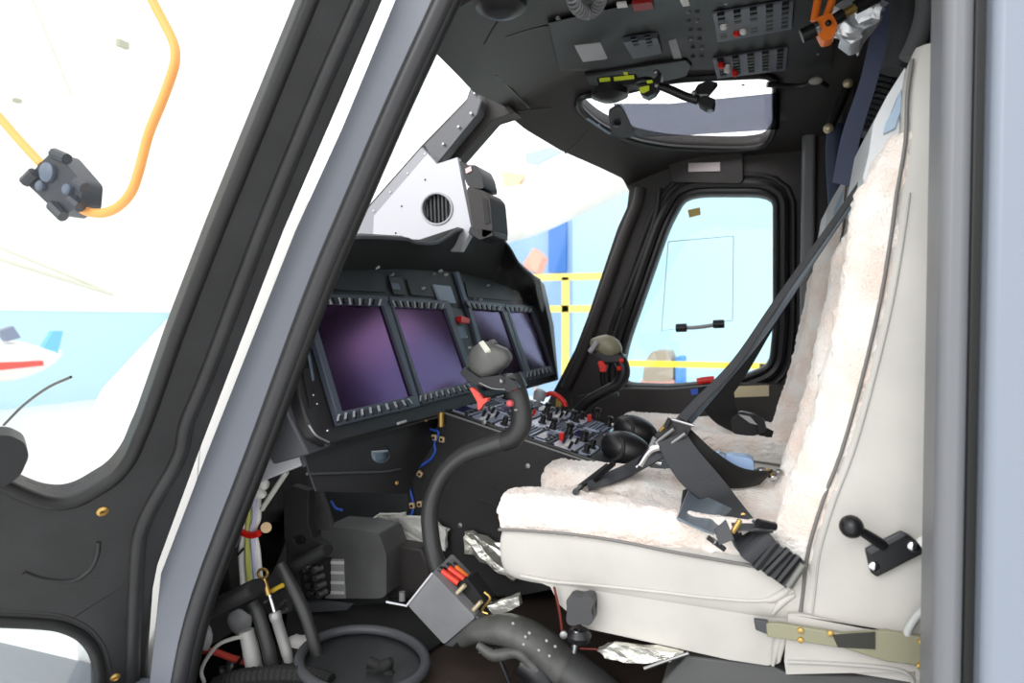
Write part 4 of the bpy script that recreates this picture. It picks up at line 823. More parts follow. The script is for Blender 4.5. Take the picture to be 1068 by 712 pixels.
# wiring loom
wl = thing('wiring_loom', PY(262, 612, 1.36), 'bundle of white and yellow green cables bound with red tape in the footwell', 'cables')
cols = [WHT, mat('lavender_wire', (.80, .80, .88), .5), mat('green_yellow_wire', (.78, .80, .42), .5), WHT, MATS['lavender_wire'], WHT]
for i in range(6):
    o = (i-2.5)*3.6; bm = NB()
    b_tube(bm, PYs([(266+o*.4+i, 500), (262+o*.8, 520), (261+o*.9, 540), (260+o*.55, 553), (260+o*.9, 572), (261+o, 592), (263+o, 614)], 1.36+.006*(i % 2)), .0078, 8, 4); obj('cable', bm, cols[i], wl)
for i in range(2):
    bm = NB(); b_tube(bm, PYs([(253, 535), (246, 560), (238, 580), (239, 596), (247, 616)], 1.375+i*.01), .012, 10, 4) if i == 0 else b_tube(bm, PYs([(236, 582), (246, 580), (254, 572)], 1.35), .003, 8, 4); obj('side_cable', bm, cols[1] if i == 0 else BLK2, wl)
bm = NB(); b_tube(bm, PYs([(246, 551), (253, 555), (262, 558), (270, 556)], 1.352), .0085, 10, 4); obj('red_tape', bm, RED, wl, label='red tape binding')
bm = NB(); b_cyl(bm, PY(277.5, 550, 1.38), PY(277.5, 550, 1.36), .013, n=14); obj('tan_clamp', bm, mat('tan_clip', (.86, .74, .56)), wl)
bm = NB(); b_sphere(bm, PY(275, 505, 1.36), .014); b_sphere(bm, PY(270, 515, 1.355), .016, (1.3, 1, .8)); obj('white_knot', bm, WHT, wl)
bm = NB(); b_tube(bm, PYs([(299, 492), (285, 513), (273, 531)], 1.35), .0065, 8); obj('tie_bar', bm, mat('pale_tie', (.80, .80, .76), .5), wl)
# grey bracket plates beside the pedal arm
bm = NB(); b_prism(bm, PYs([(276, 500), (300, 492), (322, 480), (344, 545), (343, 553), (330, 552), (296, 530), (270, 560), (268, 600), (300, 600), (300, 640), (250, 640), (262, 540)], 1.56), (0, .02, 0)); tag(obj('footwell_bracket', bm, mat('bracket_grey', (.30, .30, .30), .5, var=.15, vscale=15)), 'dull grey bracket plate behind the upper rudder pedal', 'bracket')
# dampers and tubes
dm = thing('pedal_damper', PY(304, 700, 1.34), 'slim grey cylinder damper with brass rod end in the footwell', 'damper'); Y = 1.34
bm = NB(); rg = [PY(274+5*math.cos(a*math.pi/6), 598+5*math.sin(a*math.pi/6), Y) for a in range(12)]; b_tube(bm, rg+[rg[0]], .0035, 8, 1); obj('rod_end', bm, BRASS, dm)
bm = NB(); b_cyl(bm, PY(275, 603, Y), PY(280, 620, Y), .0065, n=12); obj('brass_rod', bm, BRASS, dm)
bm = NB(); b_cyl(bm, PY(281, 620, Y), PY(287, 640, Y), .005, n=12); b_cyl(bm, PY(276, 628, Y), PY(283, 622, Y), .004, n=10); obj('chrome_rod', bm, CHR, dm)
bm = NB(); b_lathe(bm, PY(286, 638, Y), PY(303, 693, Y)-PY(286, 638, Y), [(0, .012), (.003, .0145), (.018, .0145), (.02, .013), (.10, .013), (.13, .011)], 18); obj('cylinder', bm, mat('damper_grey', (.62, .62, .61), .35, metal=.3), dm)
bm = NB(); b_sphere(bm, PY(305, 697, Y), .012); obj('brass_end', bm, BRASS, dm)
def tubething(name, pts, Y, r, m, lab, cat, n=14):
    bm = NB(); b_tube(bm, PYs(pts, Y), r, n, 5); return tag(obj(name, bm, m), lab, cat)
tubething('control_rod', [(292, 588), (300, 603), (316, 635), (327, 668), (331, 690), (337, 712)], 1.38, [.014, .015, .015, .015, .018, .018], mat('rod_black', (.20, .20, .20), .4), 'long curved black rod rising to the upper rudder pedal', 'rod')
tubething('bent_tube', [(263, 628), (270, 642), (278, 668), (283, 690), (287, 708)], 1.33, [.014, .016, .016, .016, .018], mat('rod_black', (.2, .2, .2)), 'shorter dark grey tube standing left of the slim grey damper', 'tube')
tubething('white_cylinder', [(257, 657), (262, 680), (267, 708)], 1.345, [.018, .020, .020], mat('pale_cyl', (.80, .80, .78), .45), 'stout pale cylinder behind the white cable loop', 'cylinder')
tubething('red_tube', [(208, 678), (225, 680), (245, 687), (268, 693)], 1.36, .0085, mat('coral', (.86, .32, .27)), 'coral red tube low in the footwell behind the door post', 'tube')
tubething('white_cable_loop', [(256, 663), (242, 666), (228, 672), (216, 686), (210, 700), (213, 712)], 1.33, .005, WHT, 'white cable looping over the coral red tube', 'cable')
tubething('black_rod_pair', [(262, 672), (250, 688), (238, 706)], 1.34, .004, BLK2, 'thin black rod crossing in front of the coral red tube', 'rod')
tubething('yellow_plug', [(284, 616), (289, 613), (295, 610)], 1.36, .0055, mat('plug_yellow', (.85, .70, .2), .5), 'small yellow plug by the brass rod end', 'plug')
tubething('steel_pin', [(289, 634), (298, 626)], 1.40, .005, STEEL, 'short steel pin right of the chrome rod, upper one', 'pin')
tubething('steel_stub', [(294, 638), (299, 635)], 1.40, .005, STEEL, 'short steel stub right of the chrome rod, lower one', 'pin')
def lump(name, q, Y, r, sc, m, lab, cat):
    bm = NB(); b_sphere(bm, PY(*q, Y), r, sc, None, 14, 9); crumple(bm, .005, 60); return tag(obj(name, bm, m), lab, cat)
lump('white_boot', (350, 692), 1.42, .035, (1.2, .7, .55), WHT, 'white padded boot right of the long curved black rod', 'boot')
lump('white_cover', (313, 672), 1.42, .04, (1.1, .6, .6), WHT, 'white padded cover between the grey damper and the long black rod', 'cover')
lump('pale_boot', (215, 664), 1.34, .03, (.5, .5, 1.1), LAB, 'pale grey pointed boot just behind the door post', 'boot')
lump('white_lever_boot', (250, 648), 1.40, .03, (1.2, .6, 1.), LAB, 'pale crumpled cover above the white cable loop', 'cover')
for k, q in enumerate(((322, 697), (333, 700), (316, 703), (345, 703), (240, 695), (232, 700))):
    bm = NB(); p = PY(*q, 1.37); b_cyl(bm, p-V((0, 0, .012)), p+V((0, 0, .012)), .009, n=10); tag(obj('hose_fitting', bm, (BRASS, STEEL, CHR)[k % 3]), 'small metal hose fitting at the bottom of the footwell', 'fitting', 'fittings at the bottom of the footwell')
cb = NB(); pts = PYs([(225, 716), (250, 708), (285, 704), (320, 705), (345, 712)], 1.28); q = catm(pts, 12); b_tube(cb, q, [.020+.003*(i % 2) for i in range(len(q))], 12, sm=False); tag(obj('corrugated_sleeve', cb, BLKM, smooth=20), 'black corrugated sleeve along the bottom edge of the footwell', 'sleeve')
tubething('silver_hose', [(355, 498), (368, 500), (382, 503), (398, 505), (410, 506)], 1.7, [.022, .026, .022, .024, .014], FOIL, 'silver crumpled hose under the instrument panel bracket', 'hose')
for x in (366, 379): tubething('hose_band', [(x, 490), (x+2, 500), (x+1, 512)], 1.67, .005, BLK2, 'black band strapped round the silver hose', 'band').__setitem__('group', 'bands round the silver hose')
tubething('blue_hose', [(345, 522), (350, 530), (357, 532)], 1.7, .004, BLUEW, 'short curl of bright blue wire behind the grey bracket plate', 'wire')
# ================================================================ OVERHEAD
def rprism(q, d0, d1, m, name, par=None, bev=.002, lab=None):
    bm = NB(); P = [RF(*p, d0) for p in q]; b_prism(bm, P, (0, 0, -(d1-d0))); return obj(name, bm, m, par, bevel=bev, smooth=30, label=lab)
def rgrid(Q, d0, d1, m, name, par, n=16):
    bm = NB(); lo, hi = [], []
    for i in range(n+1):
        a, b = [], []
        for j in range(n+1):
            p = qp(Q, i/n, j/n); a.append(bm.verts.new(RF(p.x, p.y, d0))); w = RF(p.x, p.y, d1); b.append(bm.verts.new(w))
        lo.append(a); hi.append(b)
    for i in range(n):
        for j in range(n):
            for g in (lo, hi): bm.faces.new((g[i][j], g[i+1][j], g[i+1][j+1], g[i][j+1]))
        for k in (0, n): bm.faces.new((lo[i][k], lo[i+1][k], hi[i+1][k], hi[i][k])); bm.faces.new((lo[k][i], lo[k][i+1], hi[k][i+1], hi[k][i]))
    return obj(name, bm, m, par, smooth=40)
oc = thing('overhead_console', RF(740, 30), 'black overhead console with breaker panels on the ceiling', 'overhead console')
OB = mat('overhead_black', (.21, .21, .22), .5, bump=.1, bscale=200)
rgrid([(572, 24), (880, -46), (866, 72), (584, 74)], -.004, .012, OB, 'housing', oc)
def breaker(c, name, red):
    a, b, cc, d = c; Q = c; p0 = rprism(c, .014, .022, mat('breaker_grey', (.42, .43, .47), .45), name, oc)
    n = 5
    for i in range(n):
        for j in range(6):
            u0, u1 = (i+.28)/n, (i+.72)/n; v0, v1 = .06+j*.15, .14+j*.15
            q = [qp(Q, u0, v0), qp(Q, u1, v0), qp(Q, u1, v1), qp(Q, u0, v1)]
            rprism([(p.x, p.y) for p in q], .022, .032, BLK2, 'breaker_ridge', p0, 0)
    for (u, v, m) in red:
        p = qp(Q, u, v); P = RF(p.x, p.y, .022); bm = NB(); b_lathe(bm, P, (0, 0, -1), [(0, .011), (.02, .010), (.024, .006)], 12); obj('toggle', bm, m, p0, label='red toggle' if m == RED else 'white toggle')
breaker([(743, 12), (828, -2), (826, 28), (748, 42)], 'breaker_panel', ((.27, .72, RED), (.36, .68, WHT), (.12, .4, WHT)))
breaker([(743, 60), (822, 48), (820, 71), (748, 80)], 'breaker_panel', ((.1, .25, RED), (.17, .5, WHT), (.27, .75, RED)))
p0 = rprism([(650, 38), (686, 33), (691, 50), (660, 56)], .012, .030, mat('breaker_grey', (.42, .43, .47)), 'switch_box', oc)
for i in range(2):
    for j in range(5): q = [qp([(650, 38), (686, 33), (691, 50), (660, 56)], u, v) for u, v in ((.18+i*.4, .1+j*.17), (.36+i*.4, .1+j*.17), (.36+i*.4, .18+j*.17), (.18+i*.4, .18+j*.17))]; rprism([(p.x, p.y) for p in q], .030, .036, BLK2, 'breaker_ridge', p0, 0)
rprism([(599, 47), (626, 44), (634, 61), (608, 64)], .012, .014, mat('white_placard', (.83, .83, .85), .5), 'placard', oc, 0, 'blank white placard')
rprism([(697, 42), (705, 40), (712, 63), (704, 65)], .012, .014, LAB, 'placard', oc, 0, 'narrow grey placard')
rprism([(643, 2), (653, 1), (655, 6), (644, 7)], .012, .016, WHT, 'placard', oc, 0)
rprism([(659, -3), (680, -6), (682, 2), (661, 5)], .012, .03, mat('deep_red', (.60, .13, .12), .4), 'guarded_switch', oc, .002, 'red guarded switch')
rprism([(709, -2), (718, -3), (720, 3), (712, 4)], .012, .02, WHT, 'knob', oc)
for i in range(12):
    q = (718+(i % 2)*9+(i//4)*2.4, 11+(i//2)*9.5); P = RF(*q, .012); bm = NB(); b_lathe(bm, P, (0, 0, -1), [(0, .007), (.006, .006), (.008, .003)], 10); obj('indicator', bm, CHAR if i % 3 else STEEL, oc)
for q in ((582, 18), (757, 3), (775, 88), (853, 56)):
    bm = NB(); b_lathe(bm, RF(*q, .01), (0, 0, -1), [(0, .006), (.004, .005), (.005, .002)], 10); obj('screw', bm, STEEL, oc)
rprism([(610, 73), (660, 64), (716, 56), (722, 62), (716, 74), (690, 80), (640, 86), (615, 82)], .0, .02, BLK2, 'visor_shelf', oc, .004)
# coiled cord and eyeball vent
cc = [RF(*q, .05) for q in ((596, -12), (599, 3), (606, 11), (614, 13), (622, 8), (626, -2), (626, -14))]; cq = catm(cc, 10)
bm = NB(); coil = []; NT = 17
for i in range(NT*12+1):
    a = i/(NT*12)*(len(cq)-1.001); k = int(a); p = cq[k].lerp(cq[k+1], a-k); t = (cq[k+1]-cq[k]).normalized(); x = t.cross(V((0, 0, 1))).normalized(); y = t.cross(x)
    th = i*2*math.pi/12; coil.append(p+x*.0125*math.cos(th)+y*.0125*math.sin(th))
b_tube(bm, coil, .0032, 6, sm=False); tag(obj('coiled_cord', bm, mat('cord_grey', (.42, .42, .43), .4)), 'black coiled cord looping from the overhead console', 'cord')
bm = NB(); b_lathe(bm, RF(522, -2, .0), (0, 0, -1), [(0, .055), (.02, .05), (.03, .035), (.032, .02)], 24); tag(obj('ceiling_vent', bm, BLK2), 'round black vent on the ceiling at the top edge beside the windscreen', 'vent')
# seams of the ceiling lining
for k, q in enumerate((((517, 78), (530, 90), (552, 112)), ((589, 160), (600, 150), (613, 135)), ((527, 38), (560, 28), (600, 22), (660, 14)), ((526, 117), (545, 115), (575, 112)), ((505, 45), (520, 20), (545, -10)))):
    bm = NB(); b_tube(bm, [RF(*p, -.001) for p in q], .003, 6, 5); struct('trim_%d' % (20+k), bm, BLK2)
# optics mount with yellow green labels hanging under the roof
mt = thing('sight_mount', RF(640, 85), 'black folding mount arm with yellow green labels hanging under the ceiling before the roof window', 'mount')
def MP(px, py, d=.0): return PY(px, py, 2.02+d)
bm = NB(); b_prism(bm, [MP(*q) for q in rpoly([(622, 80), (664, 76), (666, 88), (625, 93)], 2, .15)], (0, .05, 0)); obj('bar', bm, BLK2, mt, bevel=.003)
for q in (((625, 81.5), (636, 80.5), (636.5, 84.5), (625.5, 85.5)), ((640, 80.2), (661, 78), (661.5, 82), (640.5, 84.4)), ((650, 75), (654, 75), (655, 78), (651, 78))):
    bm = NB(); b_prism(bm, [MP(*p, -.003) for p in q], (0, .003, 0)); obj('label_patch', bm, YGR, mt, label='yellow green label')
bm = NB(); b_lathe(bm, MP(636, 90, .03), (0, 0, -1), [(0, .03), (.01, .055), (.03, .055), (.042, .03), (.045, .01)], 20); obj('socket', bm, BLK2, mt)
bm = NB(); b_tube(bm, [MP(*q, .01) for q in ((664, 86), (674, 84), (684, 88))], .012, 10, 3); obj('link', bm, BLK2, mt)
bm = NB(); b_prism(bm, [MP(*q, -.01) for q in ((666, 90), (676, 88), (686, 78), (688, 74), (684, 72), (690, 76), (688, 88), (682, 97), (675, 101), (668, 98))], (0, .04, 0)); obj('hinge_block', bm, BLK2, mt, bevel=.003)
for q in (((667, 91), (677, 89), (677, 94), (671, 97), (667, 96)), ((674, 84), (680, 83), (681, 86), (675, 87))):
    bm = NB(); b_prism(bm, [MP(*p, -.014) for p in q], (0, .004, 0)); obj('label_patch', bm, YGR, mt, label='yellow green label')
bm = NB(); b_tube(bm, [MP(*q) for q in ((686, 89), (700, 94), (716, 101), (728, 104))], [.010, .012, .012, .014], 10, 4); obj('arm', bm, BLK2, mt)
bm = NB(); b_prism(bm, [MP(*q, -.01) for q in ((728, 101), (736, 99), (746, 103), (744, 113), (737, 114), (728, 109))], (0, .04, 0)); obj('end_clamp', bm, BLK2, mt, bevel=.004)
for q in ((684, 75), (685, 89), (724, 97)):
    bm = NB(); b_sphere(bm, MP(*q, -.015), .0075, seg=10, rings=6); obj('bolt', bm, STEEL, mt)
bm = NB(); b_prism(bm, [MP(*q, .02) for q in ((722, 98), (728, 88), (738, 84), (748, 86), (738, 98))], (0, .03, 0)); obj('hanger', bm, BLK2, mt)
# tinted visor below the roof window with its pivot plate
vs = thing('sun_visor', RF(700, 110), 'smoky translucent sun visor below the roof window', 'visor')
bm = NB(); b_prism(bm, [RF(*q, .035) for q in ((640, 108), (700, 108), (808, 97), (813, 98), (813, 133), (808, 134), (700, 141), (665, 142))], (0, 0, -.004)); obj('tinted_panel', bm, glass('smoke', (.36, .37, .42), .05), vs, smooth=0)
bm = NB(); b_prism(bm, [RF(*q, .045) for q in rpoly([(634, 114), (645, 108), (650, 112), (663, 140), (650, 142), (637, 136)], 3, .25)], (0, 0, -.008)); obj('pivot_plate', bm, CHAR, vs, bevel=.002)
bm = NB(); b_lathe(bm, RF(644, 128, .053), (0, 0, -1), [(0, .014), (.01, .014), (.014, .008)], 14); obj('pivot_knob', bm, BLK2, vs)
bm = NB(); b_tube(bm, [RF(*q, .05) for q in ((800, 88), (835, 90), (850, 84), (862, 90))], .010, 8, 3); obj('hinge_arm', bm, BLK2, vs)
bm = NB(); b_sphere(bm, RF(851, 84, .06), .016, (1.4, 1, .8)); obj('hinge_clip', bm, mat('pale_clip', (.66, .64, .60), .4), vs)
bm = NB(); b_tube(bm, [RF(*q, .012) for q in ((612, 122), (628, 133), (636, 138))], .008, 8, 3); obj('bright_edge', bm, mat('blue_edge', (.62, .70, .80), .3), vs)
# placards on the starboard side
def plac(q, m, Y, name, lab, cat, th=.003):
    bm = NB(); b_prism(bm, PYs(q, Y), (0, th, 0)); return tag(obj(name, bm, m, bevel=.0005), lab, cat)
plac([(718, 170), (751, 169), (751, 178.5), (718, 179)], mat('placard_pink', (.83, .78, .78), .5), SW-.036, 'header_placard', 'small pale placard on the black header above the starboard window', 'placard')
plac([(761, 403), (802, 401.5), (802, 413), (764, 414.5)], CREAM, SW-.074, 'sill_placard', 'cream placard on the ledge below the starboard window', 'placard')
bm = NB(); b_tube(bm, PYs([(727, 398), (735, 396.5), (745, 395.5)], SW-.09), .016, 10, 3); tag(obj('jettison_handle', bm, RED, bevel=.003), 'red handle on the starboard window sill', 'handle')
plac([(720, 406), (728, 405), (728, 411), (721, 412)], BLUEW, SW-.074, 'blue_tag', 'tiny blue tag on the ledge left of the red handle', 'tag')
# strut, hoses, blue strap, orange handle
gs = thing('gas_strut', PY(864, 136, 2.6), 'black gas strut with brass ends behind the far seat top', 'strut')
bm = NB(); b_cyl(bm, PY(883, 92, 2.6), PY(866, 132, 2.6), .015, n=16); obj('cylinder', bm, BLK2, gs)
for q in ((884.5, 87), (864, 134)):
    bm = NB(); b_sphere(bm, PY(*q, 2.59), .017, seg=12, rings=8); obj('end_fitting', bm, mat('pale_brass', (.86, .80, .66)), gs)
bm = NB(); b_tube(bm, PYs([(872, 130), (870, 160), (872, 200), (874, 230)], 2.66), .028, 12, 4); tag(obj('belt_guide', bm, mat('navy_cloth', (.20, .24, .34), .6)), 'dark navy padded belt guide under the gas strut', 'belt')
bm = NB(); b_tube(bm, PYs([(884, 120), (882, 160), (878, 205), (884, 240)], 2.7), .036, 12, 4); tag(obj('black_belt_guide', bm, BLK2), 'black belt guide right of the navy one', 'belt')
b = strapP([((920, -20), (948, -20), 1.98, 1.98), ((905, 50), (925, 50), 2.0, 2.0), ((895, 90), (912, 95), 2.02, 2.02), ((878, 140), (897, 145), 2.04, 2.04), ((868, 190), (888, 195), 2.06, 2.06)], .01)
tag(obj('blue_strap', b, mat('slate_blue', (.33, .36, .47), .6), smooth=60), 'wide slate blue strap hanging from the ceiling behind the foil bundle', 'strap')
q = catm(PYs([(936, -20), (932, 20), (928, 60), (915, 100), (900, 140)], 2.12), 14)
bm = NB(); b_tube(bm, q, [.036+.005*(i % 2) for i in range(len(q))], 14, sm=False); tag(obj('corrugated_hose', bm, CHAR, smooth=20), 'black corrugated hose behind the slate blue strap', 'hose')
tubething('dark_duct', [(946, -20), (945, 20), (941, 50), (934, 75)], 1.9, .036, mat('duct_grey', (.30, .30, .31), .4), 'thick dark duct curving behind the top of the near seat', 'duct')
tubething('grey_duct', [(966, -20), (966, 10), (958, 40), (948, 62)], 1.75, .022, mat('duct_grey2', (.45, .45, .46), .4), 'grey duct in front of the thick dark duct above the near seat', 'duct')
bm = NB(); b_box(bm, PY(985, 20, 1.9), (.10, .03, .4)); tag(obj('rear_bulkhead_pad', bm, mat('duct_grey', (.3, .3, .31)), bevel=.01), 'grey pad panel above the near seat beside the rear post', 'panel')
oh = thing('emergency_release', PY(858, 36, 1.75), 'orange emergency handle with black tube hanging from the ceiling', 'handle'); Y = 1.75
bm = NB(); rings = PYs([(858, -18), (853, 0), (849, 22)], Y); b_tube(bm, rings, .009, 10); b_tube(bm, PYs([(872, -18), (868, 0), (860, 22)], Y), .009, 10); obj('twin_rods', bm, ORG, oh)
bm = NB(); b_prism(bm, PYs(rpoly([(848, 20), (868, 12), (874, 26), (869, 40), (858, 43), (854, 36)], 3, .3), Y-.02), (0, .04, 0)); obj('hub', bm, ORG, oh, bevel=.006)
bm = NB(); b_cyl(bm, PY(836, 38, Y-.01), PY(852, 30, Y-.01), .016, n=16); obj('black_tip', bm, BLK2, oh)
bm = NB(); b_cyl(bm, PY(850, 31, Y-.01), PY(854, 29, Y-.01), .017, n=16); obj('collar', bm, CHR, oh)
bm = NB(); b_cyl(bm, PY(870, 21, Y-.01), PY(880, 15, Y-.01), .014, n=14); b_cyl(bm, PY(892, 8, Y-.01), PY(915, -4, Y-.01), .015, n=14); obj('black_tube', bm, BLK2, oh)
bm = NB(); b_cyl(bm, PY(880, 15, Y-.01), PY(894, 7, Y-.01), .010, n=14); obj('brass_tube', bm, BRASS, oh)
bm = NB(); b_sphere(bm, PY(864, 24, Y-.03), .007, seg=8, rings=6); obj('screw', bm, BLK2, oh)
bm = NB(); b_prism(bm, PYs([(873, 10), (885, 2), (900, 6), (915, -6), (925, 2), (918, 14), (910, 30), (903, 46), (890, 48), (876, 40), (871, 28)], Y+.02), (0, .06, 0)); bmesh.ops.subdivide_edges(bm, edges=bm.edges[:], cuts=4, use_grid_fill=True); crumple(bm, .022, 28); tag(obj('foil_bundle', bm, mat('foil_white', (.92, .93, .95), .3, metal=.55, bump=.8, bscale=40), smooth=15), 'crumpled silver foil bundle beside the orange handle', 'foil')
# ================================================================ OUTSIDE: orange cable and connector seen through the door window
hc_ = thing('cable_connector', PY(60, 195, 1.75), 'black plastic connector block hanging on the orange cable outside', 'connector'); Y = 1.75
def OP(px, py, d=0): return PY(px, py, 1.75+d)
bm = NB(); b_prism(bm, [OP(*q) for q in rpoly([(52, 160), (60, 160), (86, 190), (84, 214), (64, 226), (26, 190), (40, 172)], 2, .12)], (0, .08, 0)); obj('shell', bm, mat('connector_navy', (.10, .12, .17), .4), hc_, bevel=.01)
for q, r in (((51, 180), .035), ((44, 194), .018), ((72, 198), .02)):
    bm = NB(); b_lathe(bm, OP(*q, -.0), (0, -1, 0), [(-.01, r), (.012, r), (.018, r*.7)], 16); obj('boss', bm, SLATE, hc_)
for a, b_ in (((56, 160), (70, 166)), ((80, 190), (89, 196)), ((74, 208), (84, 216)), ((54, 214), (66, 226)), ((26, 190), (36, 180))):
    bm = NB(); b_tube(bm, [OP(*a, -.01), OP(*b_, -.01)], .02, 8); obj('latch', bm, MATS['connector_navy'], hc_)
bm = NB(); b_tube(bm, [OP(*q, .03) for q in ((-60, 60), (-20, 103), (0, 123), (20, 146), (44, 172))], .016, 10, 5); b_tube(bm, [OP(*q, .03) for q in ((80, 214), (92, 221), (108, 222), (124, 215), (137, 200), (145, 178), (155, 140), (168, 108), (180, 75), (183, 58), (180, 42), (168, 18), (156, -6), (140, -50))], .016, 10, 5)
tag(obj('orange_cable', bm, ORC), 'orange cable looping across the bright view outside the open door window', 'cable')
# ---- hangar
def tg(o, l, c, g=None): return tag(o, l, c, g)
bm = NB(); b_box(bm, (0, 8, -.02), (60, 50, .04)); struct('floor_hangar', bm, mat('hangar_floor', (.88, .88, .87), .5))
BW = mat('hangar_blue', (.58, .71, .84), .6); CW = mat('hangar_cyan', (.72, .86, .91), .6); DW = mat('hangar_dark_blue', (.24, .47, .78), .6); WW = mat('hangar_white', (.97, .96, .92), .7)
def slab(x0, x1, z0, z1, y, m, name, th=.1):
    bm = NB(); b_box(bm, ((x0+x1)/2, y, (z0+z1)/2), (x1-x0, th, z1-z0)); return struct(name, bm, m)
yw = 14.
def WX(px): return PY(px, 335, yw).x
def WZ(px, py): return PY(px, py, yw).z
slab(WX(500), WX(597), 0, WZ(550, 195), yw, BW, 'wall_hangar_blue')
slab(WX(597), WX(900), 0, WZ(650, 180), yw+.02, CW, 'wall_hangar_cyan')
slab(WX(574), WX(592), WZ(583, 284), WZ(583, 214), yw-.1, DW, 'trim_hangar_post')
slab(-14, WX(500), 0, 2.6, yw+.04, CW, 'wall_hangar_left')
slab(WX(900), 14, 0, 5, yw+.04, CW, 'wall_hangar_right')
# white front wall seen past the open door
bm = NB(); b_box(bm, (-13, 4, 4.7), (.1, 26, 5.8)); struct('wall_hangar_front', bm, WW)
bm = NB(); b_box(bm, (-13.02, 4, .9), (.1, 26, 1.8)); struct('baseboard_hangar_front', bm, mat('front_cyan', (.76, .88, .91), .6))
for k, (a, b_, r, m) in enumerate((((0, 258), (118, 306), .03, mat('cream_beam', (.86, .85, .78), .6)), ((0, 270), (118, 307), .04, MATS['cream_beam']), ((30, -10), (75, 100), .02, mat('roof_seam', (.80, .77, .70), .6)))):
    bm = NB(); b_tube(bm, [PX(*a, -12.6), PX(*b_, -12.6)], r, 8); tg(obj('roof_cable', bm, m), ('upper pale line crossing the white hangar wall', 'lower pale beam crossing the white hangar wall', 'faint pale seam on the upper white hangar wall')[k], 'beam')
for k, q in enumerate(((128, 46, 11), (18, 105, 5))):
    bm = NB(); p = PX(q[0], q[1], -12.7); b_box(bm, p, (.1, .02*q[2]*1.1, .012*q[2]*1.1)); tg(obj('wall_lamp', bm, mat('mark_grey', (.66, .66, .58), .6)), ('grey fitting high on the white hangar wall', 'small dark fitting on the white hangar wall above the connector')[k], 'fitting')
# small parked aeroplane far left
ap = thing('parked_aeroplane', PX(30, 392, -10), 'small white and red aeroplane parked far off by the front hangar wall', 'aeroplane')
Yq = PX(30, 370, -10.5)
bm = NB(); b_tube(bm, [PX(*q, -10.5) for q in ((-30, 378), (10, 376), (40, 374), (62, 368))], [.25, .3, .2, .06], 12, 4); obj('fuselage', bm, WHT, ap)
bm = NB(); b_prism(bm, [PX(*q, -10.4) for q in ((40, 372), (56, 345), (66, 345), (60, 370))], (-.1, 0, 0)); obj('tail_fin', bm, mat('fin_blue', (.45, .75, .9), .5), ap)
bm = NB(); b_prism(bm, [PX(*q, -10.2) for q in ((-5, 378), (45, 376), (46, 381), (0, 386))], (-.1, 0, 0)); obj('red_stripe', bm, mat('coral', (.86, .32, .27)), ap)
bm = NB(); b_prism(bm, [PX(*q, -10.3) for q in ((0, 345), (14, 340), (22, 352), (8, 356))], (-.1, 0, 0)); obj('canopy', bm, mat('canopy_grey', (.5, .53, .62), .4), ap)
# yellow work railing
def RY(px, py): return PY(px, py, 8.5)
yr = thing('yellow_railing', RY(590, 420), 'yellow work platform railing seen through the starboard windscreen', 'railing')
RYM = mat('rail_yellow', (.95, .88, .45), .5)
for a, b_ in (((520, 289), (640, 289)), ((520, 322), (640, 322))):
    bm = NB(); b_box(bm, (RY((a[0]+b_[0])/2, a[1])), ((RY(*b_)-RY(*a)).x, .05, .085)); obj('rail', bm, RYM, yr)
for x in (590, 650, 540):
    bm = NB(); p = RY(x, 289); b_box(bm, (p.x, p.y, p.z/2), (.09, .05, p.z)); obj('post', bm, RYM, yr)
def RZ(px, py): return PY(px, py, 7.)
br = thing('yellow_barrier', RZ(720, 430), 'low yellow barrier outside the starboard door window', 'barrier')
bm = NB(); a, b_ = RZ(600, 379.5), RZ(800, 379.5); b_box(bm, (a+b_)/2, ((b_-a).x, .05, .06)); obj('rail', bm, mat('barrier_yellow', (.95, .88, .25), .5), br)
for x in (605, 795):
    bm = NB(); p = RZ(x, 379); b_box(bm, (p.x, p.y, p.z/2), (.05, .05, p.z)); obj('post', bm, MATS['barrier_yellow'], br)
ct = thing('tool_cart', PY(685, 400, 7.6), 'tan and coral tool cart behind the yellow barrier', 'cart')
def CT(px, py): return PY(px, py, 7.6)
bm = NB(); b_prism(bm, [CT(*q) for q in rpoly([(672, 378), (680, 366), (696, 366), (702, 380), (702, 398), (670, 398)], 3, .2)], (0, .5, 0)); obj('tan_box', bm, mat('cart_tan', (.66, .60, .54), .6), ct, bevel=.02)
bm = NB(); b_prism(bm, [CT(*q) for q in ((668, 396), (704, 396), (704, 425), (668, 425))], (0, .5, 0)); obj('lower_box', bm, mat('cart_coral', (.88, .62, .58), .6), ct, bevel=.02)
bm = NB(); b_prism(bm, [CT(*q) for q in ((704, 372), (712, 372), (712, 425), (704, 425))], (0, .4, 0)); obj('blue_locker', bm, mat('cart_blue', (.28, .55, .85), .6), ct, bevel=.02)
for x in (673, 700):
    bm = NB(); p = CT(x, 425); b_cyl(bm, (p.x, p.y+.05, .1), (p.x, p.y+.12, .1), .1, n=16); obj('wheel', bm, BLK2, ct)
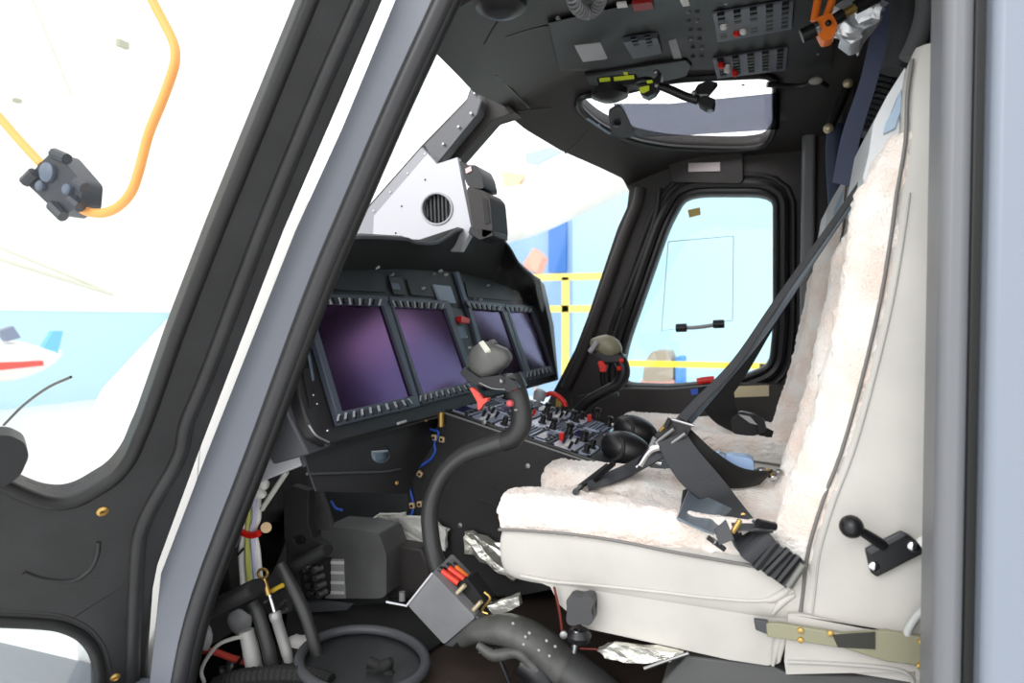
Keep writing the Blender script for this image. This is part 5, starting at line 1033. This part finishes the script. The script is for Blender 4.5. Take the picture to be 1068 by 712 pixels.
# white aircraft tail with orange flash, far behind the windscreen
at = thing('white_tail', PY(560, 335, 11.), 'white aircraft tail with orange flash beyond the starboard windscreen', 'aircraft tail')
def AT(px, py): return PY(px, py, 11.)
bm = NB(); b_tube(bm, [AT(*q) for q in ((480, 232), (540, 222), (590, 205), (650, 180), (700, 160))], [.5, .45, .38, .3, .2], 14, 4); obj('tail_boom', bm, WHT, at)
bm = NB(); b_prism(bm, [AT(*q) for q in ((500, 205), (560, 172), (600, 185), (560, 215), (500, 225))], (0, .2, 0)); obj('fin', bm, WHT, at, bevel=.03)
bm = NB(); b_prism(bm, [PY(*q, 10.9) for q in ((522, 178), (546, 182), (538, 198), (526, 194))], (0, .05, 0)); obj('orange_flash', bm, mat('peach', (.98, .85, .66), .5), at)
bm = NB(); b_prism(bm, [PY(*q, 10.9) for q in ((548, 160), (575, 153), (586, 158), (560, 172), (548, 170))], (0, .05, 0)); obj('blue_flash', bm, mat('pale_lilac', (.70, .76, .90), .5), at)
bm = NB(); p = PY(556, 272, 10); b_prism(bm, [PY(*q, 10.) for q in ((545, 275), (556, 258), (566, 268), (560, 285), (548, 280))], (0, .3, 0)); cc_ = thing('covered_stand', (p.x, 10.15, 0), 'coral coloured cover on a stand beyond the glareshield', 'stand'); obj('cover', bm, mat('peach_red', (.95, .66, .58), .6), cc_, bevel=.02); bm = NB(); b_cyl(bm, (p.x, 10.15, 0), (p.x, 10.15, p.z), .05); obj('pole', bm, LAB, cc_)
# ceiling trusses above, seen through the roof window
for i in range(1, 4):
    bm = NB(); b_box(bm, (-2+i*2.2, 9, 6.6), (.16, 12, .3)); struct('trim_truss_%d' % (i+1), bm, mat('truss_blue', (.62, .70, .80), .6))
bm = NB(); b_box(bm, (3, 9, 6.0), (8, .3, .25)); struct('trim_truss_5', bm, MATS['truss_blue'])
# ================================================================ LIGHT, CAMERA
wd = bpy.data.worlds.new('w'); S.world = wd; wd.use_nodes = True; nt = wd.node_tree
bg = nt.nodes['Background']; bg.inputs[0].default_value = (.97, .985, 1., 1); bg.inputs[1].default_value = 1.7
sun = bpy.data.lights.new('daylight', 'SUN'); sun.energy = 1.3; sun.angle = math.radians(35); so = bpy.data.objects.new('daylight', sun); COL.objects.link(so)
so.rotation_euler = V((.25, 1., -.55)).to_track_quat('-Z', 'Y').to_euler()
cd = bpy.data.cameras.new('camera'); co = bpy.data.objects.new('camera', cd); COL.objects.link(co)
M = Matrix((RT, UP, -FW)).transposed().to_4x4(); M.translation = CAM; co.matrix_world = M
cd.sensor_width = 36; cd.lens = 36*F_/1068; cd.clip_start = .02; cd.clip_end = 200
cd.dof.use_dof = True; cd.dof.focus_distance = 1.75; cd.dof.aperture_fstop = 3.5
S.camera = co
S.view_settings.view_transform = 'Standard'; S.view_settings.look = 'None'; S.view_settings.exposure = .06; S.view_settings.gamma = 1; S.view_settings.use_curve_mapping = False
